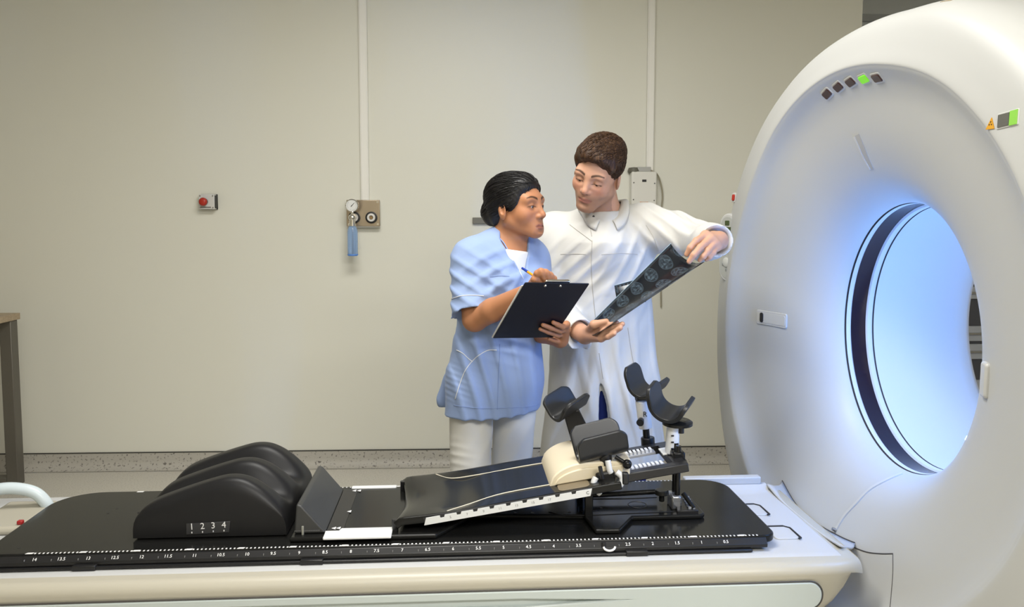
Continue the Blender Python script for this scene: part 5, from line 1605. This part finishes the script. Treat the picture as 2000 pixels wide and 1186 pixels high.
# ------------------------------------------------------------------ x-ray films
def film_mat():
    m = bpy.data.materials.new('film_print'); m.use_nodes = True
    nt = m.node_tree; N = nt.nodes; L = nt.links; bs = N['Principled BSDF']
    uv = N.new('ShaderNodeUVMap'); uv.uv_map = 'UVMap'
    mp = N.new('ShaderNodeVectorMath'); mp.operation = 'MULTIPLY'; mp.inputs[1].default_value = (6.3, 2.3, 1)
    L.new(uv.outputs[0], mp.inputs[0])
    fr_ = N.new('ShaderNodeVectorMath'); fr_.operation = 'FRACTION'; L.new(mp.outputs[0], fr_.inputs[0])
    su = N.new('ShaderNodeVectorMath'); su.operation = 'SUBTRACT'; su.inputs[1].default_value = (.5, .5, 0); L.new(fr_.outputs[0], su.inputs[0])
    sc = N.new('ShaderNodeVectorMath'); sc.operation = 'MULTIPLY'; sc.inputs[1].default_value = (1.12, .9, 0); L.new(su.outputs[0], sc.inputs[0])
    ln = N.new('ShaderNodeVectorMath'); ln.operation = 'LENGTH'; L.new(sc.outputs[0], ln.inputs[0])
    def math_(op, a, b=None, c=None):
        n = N.new('ShaderNodeMath'); n.operation = op
        for i, x in enumerate((a, b, c)):
            if x is None: continue
            if isinstance(x, (int, float)): n.inputs[i].default_value = x
            else: L.new(x, n.inputs[i])
        return n.outputs[0]
    def noise(scale, det):
        n = N.new('ShaderNodeTexNoise'); n.inputs['Scale'].default_value = scale; n.inputs['Detail'].default_value = det
        L.new(mp.outputs[0], n.inputs['Vector']); return n.outputs['Fac']
    wob = math_('ADD', ln.outputs['Value'], math_('MULTIPLY', math_('SUBTRACT', noise(2.2, 2), .5), .14))
    ring_ = math_('SUBTRACT', 1.0, math_('SMOOTH_MIN', math_('MULTIPLY', math_('ABSOLUTE', math_('SUBTRACT', wob, .36)), 26), 1.0, .2))
    ins = math_('LESS_THAN', wob, .33)
    nz = math_('MULTIPLY', math_('POWER', noise(7, 4), 4.0), 5.0)
    fac = math_('ADD', math_('MULTIPLY', math_('MAXIMUM', ring_, 0), .55), math_('MULTIPLY', ins, nz))
    mx = N.new('ShaderNodeMix'); mx.data_type = 'RGBA'
    L.new(fac, mx.inputs[0]); mx.inputs[6].default_value = (.006, .008, .012, 1); mx.inputs[7].default_value = (.065, .095, .125, 1)
    L.new(mx.outputs[2], bs.inputs['Base Color'])
    bs.inputs['Roughness'].default_value = .16; bs.inputs['Specular IOR Level'].default_value = .5
    return m
M_film = film_mat()
def film_sheet(fn, label, ns, nt_, parts=True):
    o0 = fn(.5, .5); t = thing('film_sheet', label, 'film', o0, 0, None, o0)
    v = []; f = []; uvs = []
    for i in range(ns + 1):
        for j in range(nt_ + 1): v.append(fn(i / ns, j / nt_) - o0); uvs.append((i / ns, j / nt_))
    for i in range(ns):
        for j in range(nt_): f.append((i * (nt_ + 1) + j, (i + 1) * (nt_ + 1) + j, (i + 1) * (nt_ + 1) + j + 1, i * (nt_ + 1) + j + 1))
    me = bpy.data.meshes.new('sheet'); me.from_pydata([tuple(p) for p in v], [], f)
    ul = me.uv_layers.new(name='UVMap')
    for lp in me.loops: ul.data[lp.index].uv = uvs[lp.vertex_index]
    me.polygons.foreach_set('use_smooth', [True] * len(me.polygons)); me.materials.append(M_film)
    o = bpy.data.objects.new('sheet', me); COL.objects.link(o); o.parent = t
    md = o.modifiers.new('solid', 'SOLIDIFY'); md.thickness = .0007; md.offset = -1
    ed = [fn(i / ns, 0) for i in range(ns + 1)]
    MB().tube(ed, .0011, 6).build('pale_edge', mat('film_edge', (.36, .50, .62), .4), t, sharp=180)
    return t
film_sheet(film_pt, 'long curved dark film of scan images held between two hands', 24, 12)
gA, gB, gC, gD = at(1246, 545, 3.00), at(1200, 558, 3.02), at(1262, 590, 2.93), at(1206, 590, 2.95)
film_sheet(lambda s_, t: gB.lerp(gA, s_).lerp(gD.lerp(gC, s_), t) + Vector((0, 0, -.006)) * math.sin(t * 3.1), 'small dark film corner showing behind the long curved film', 8, 8)
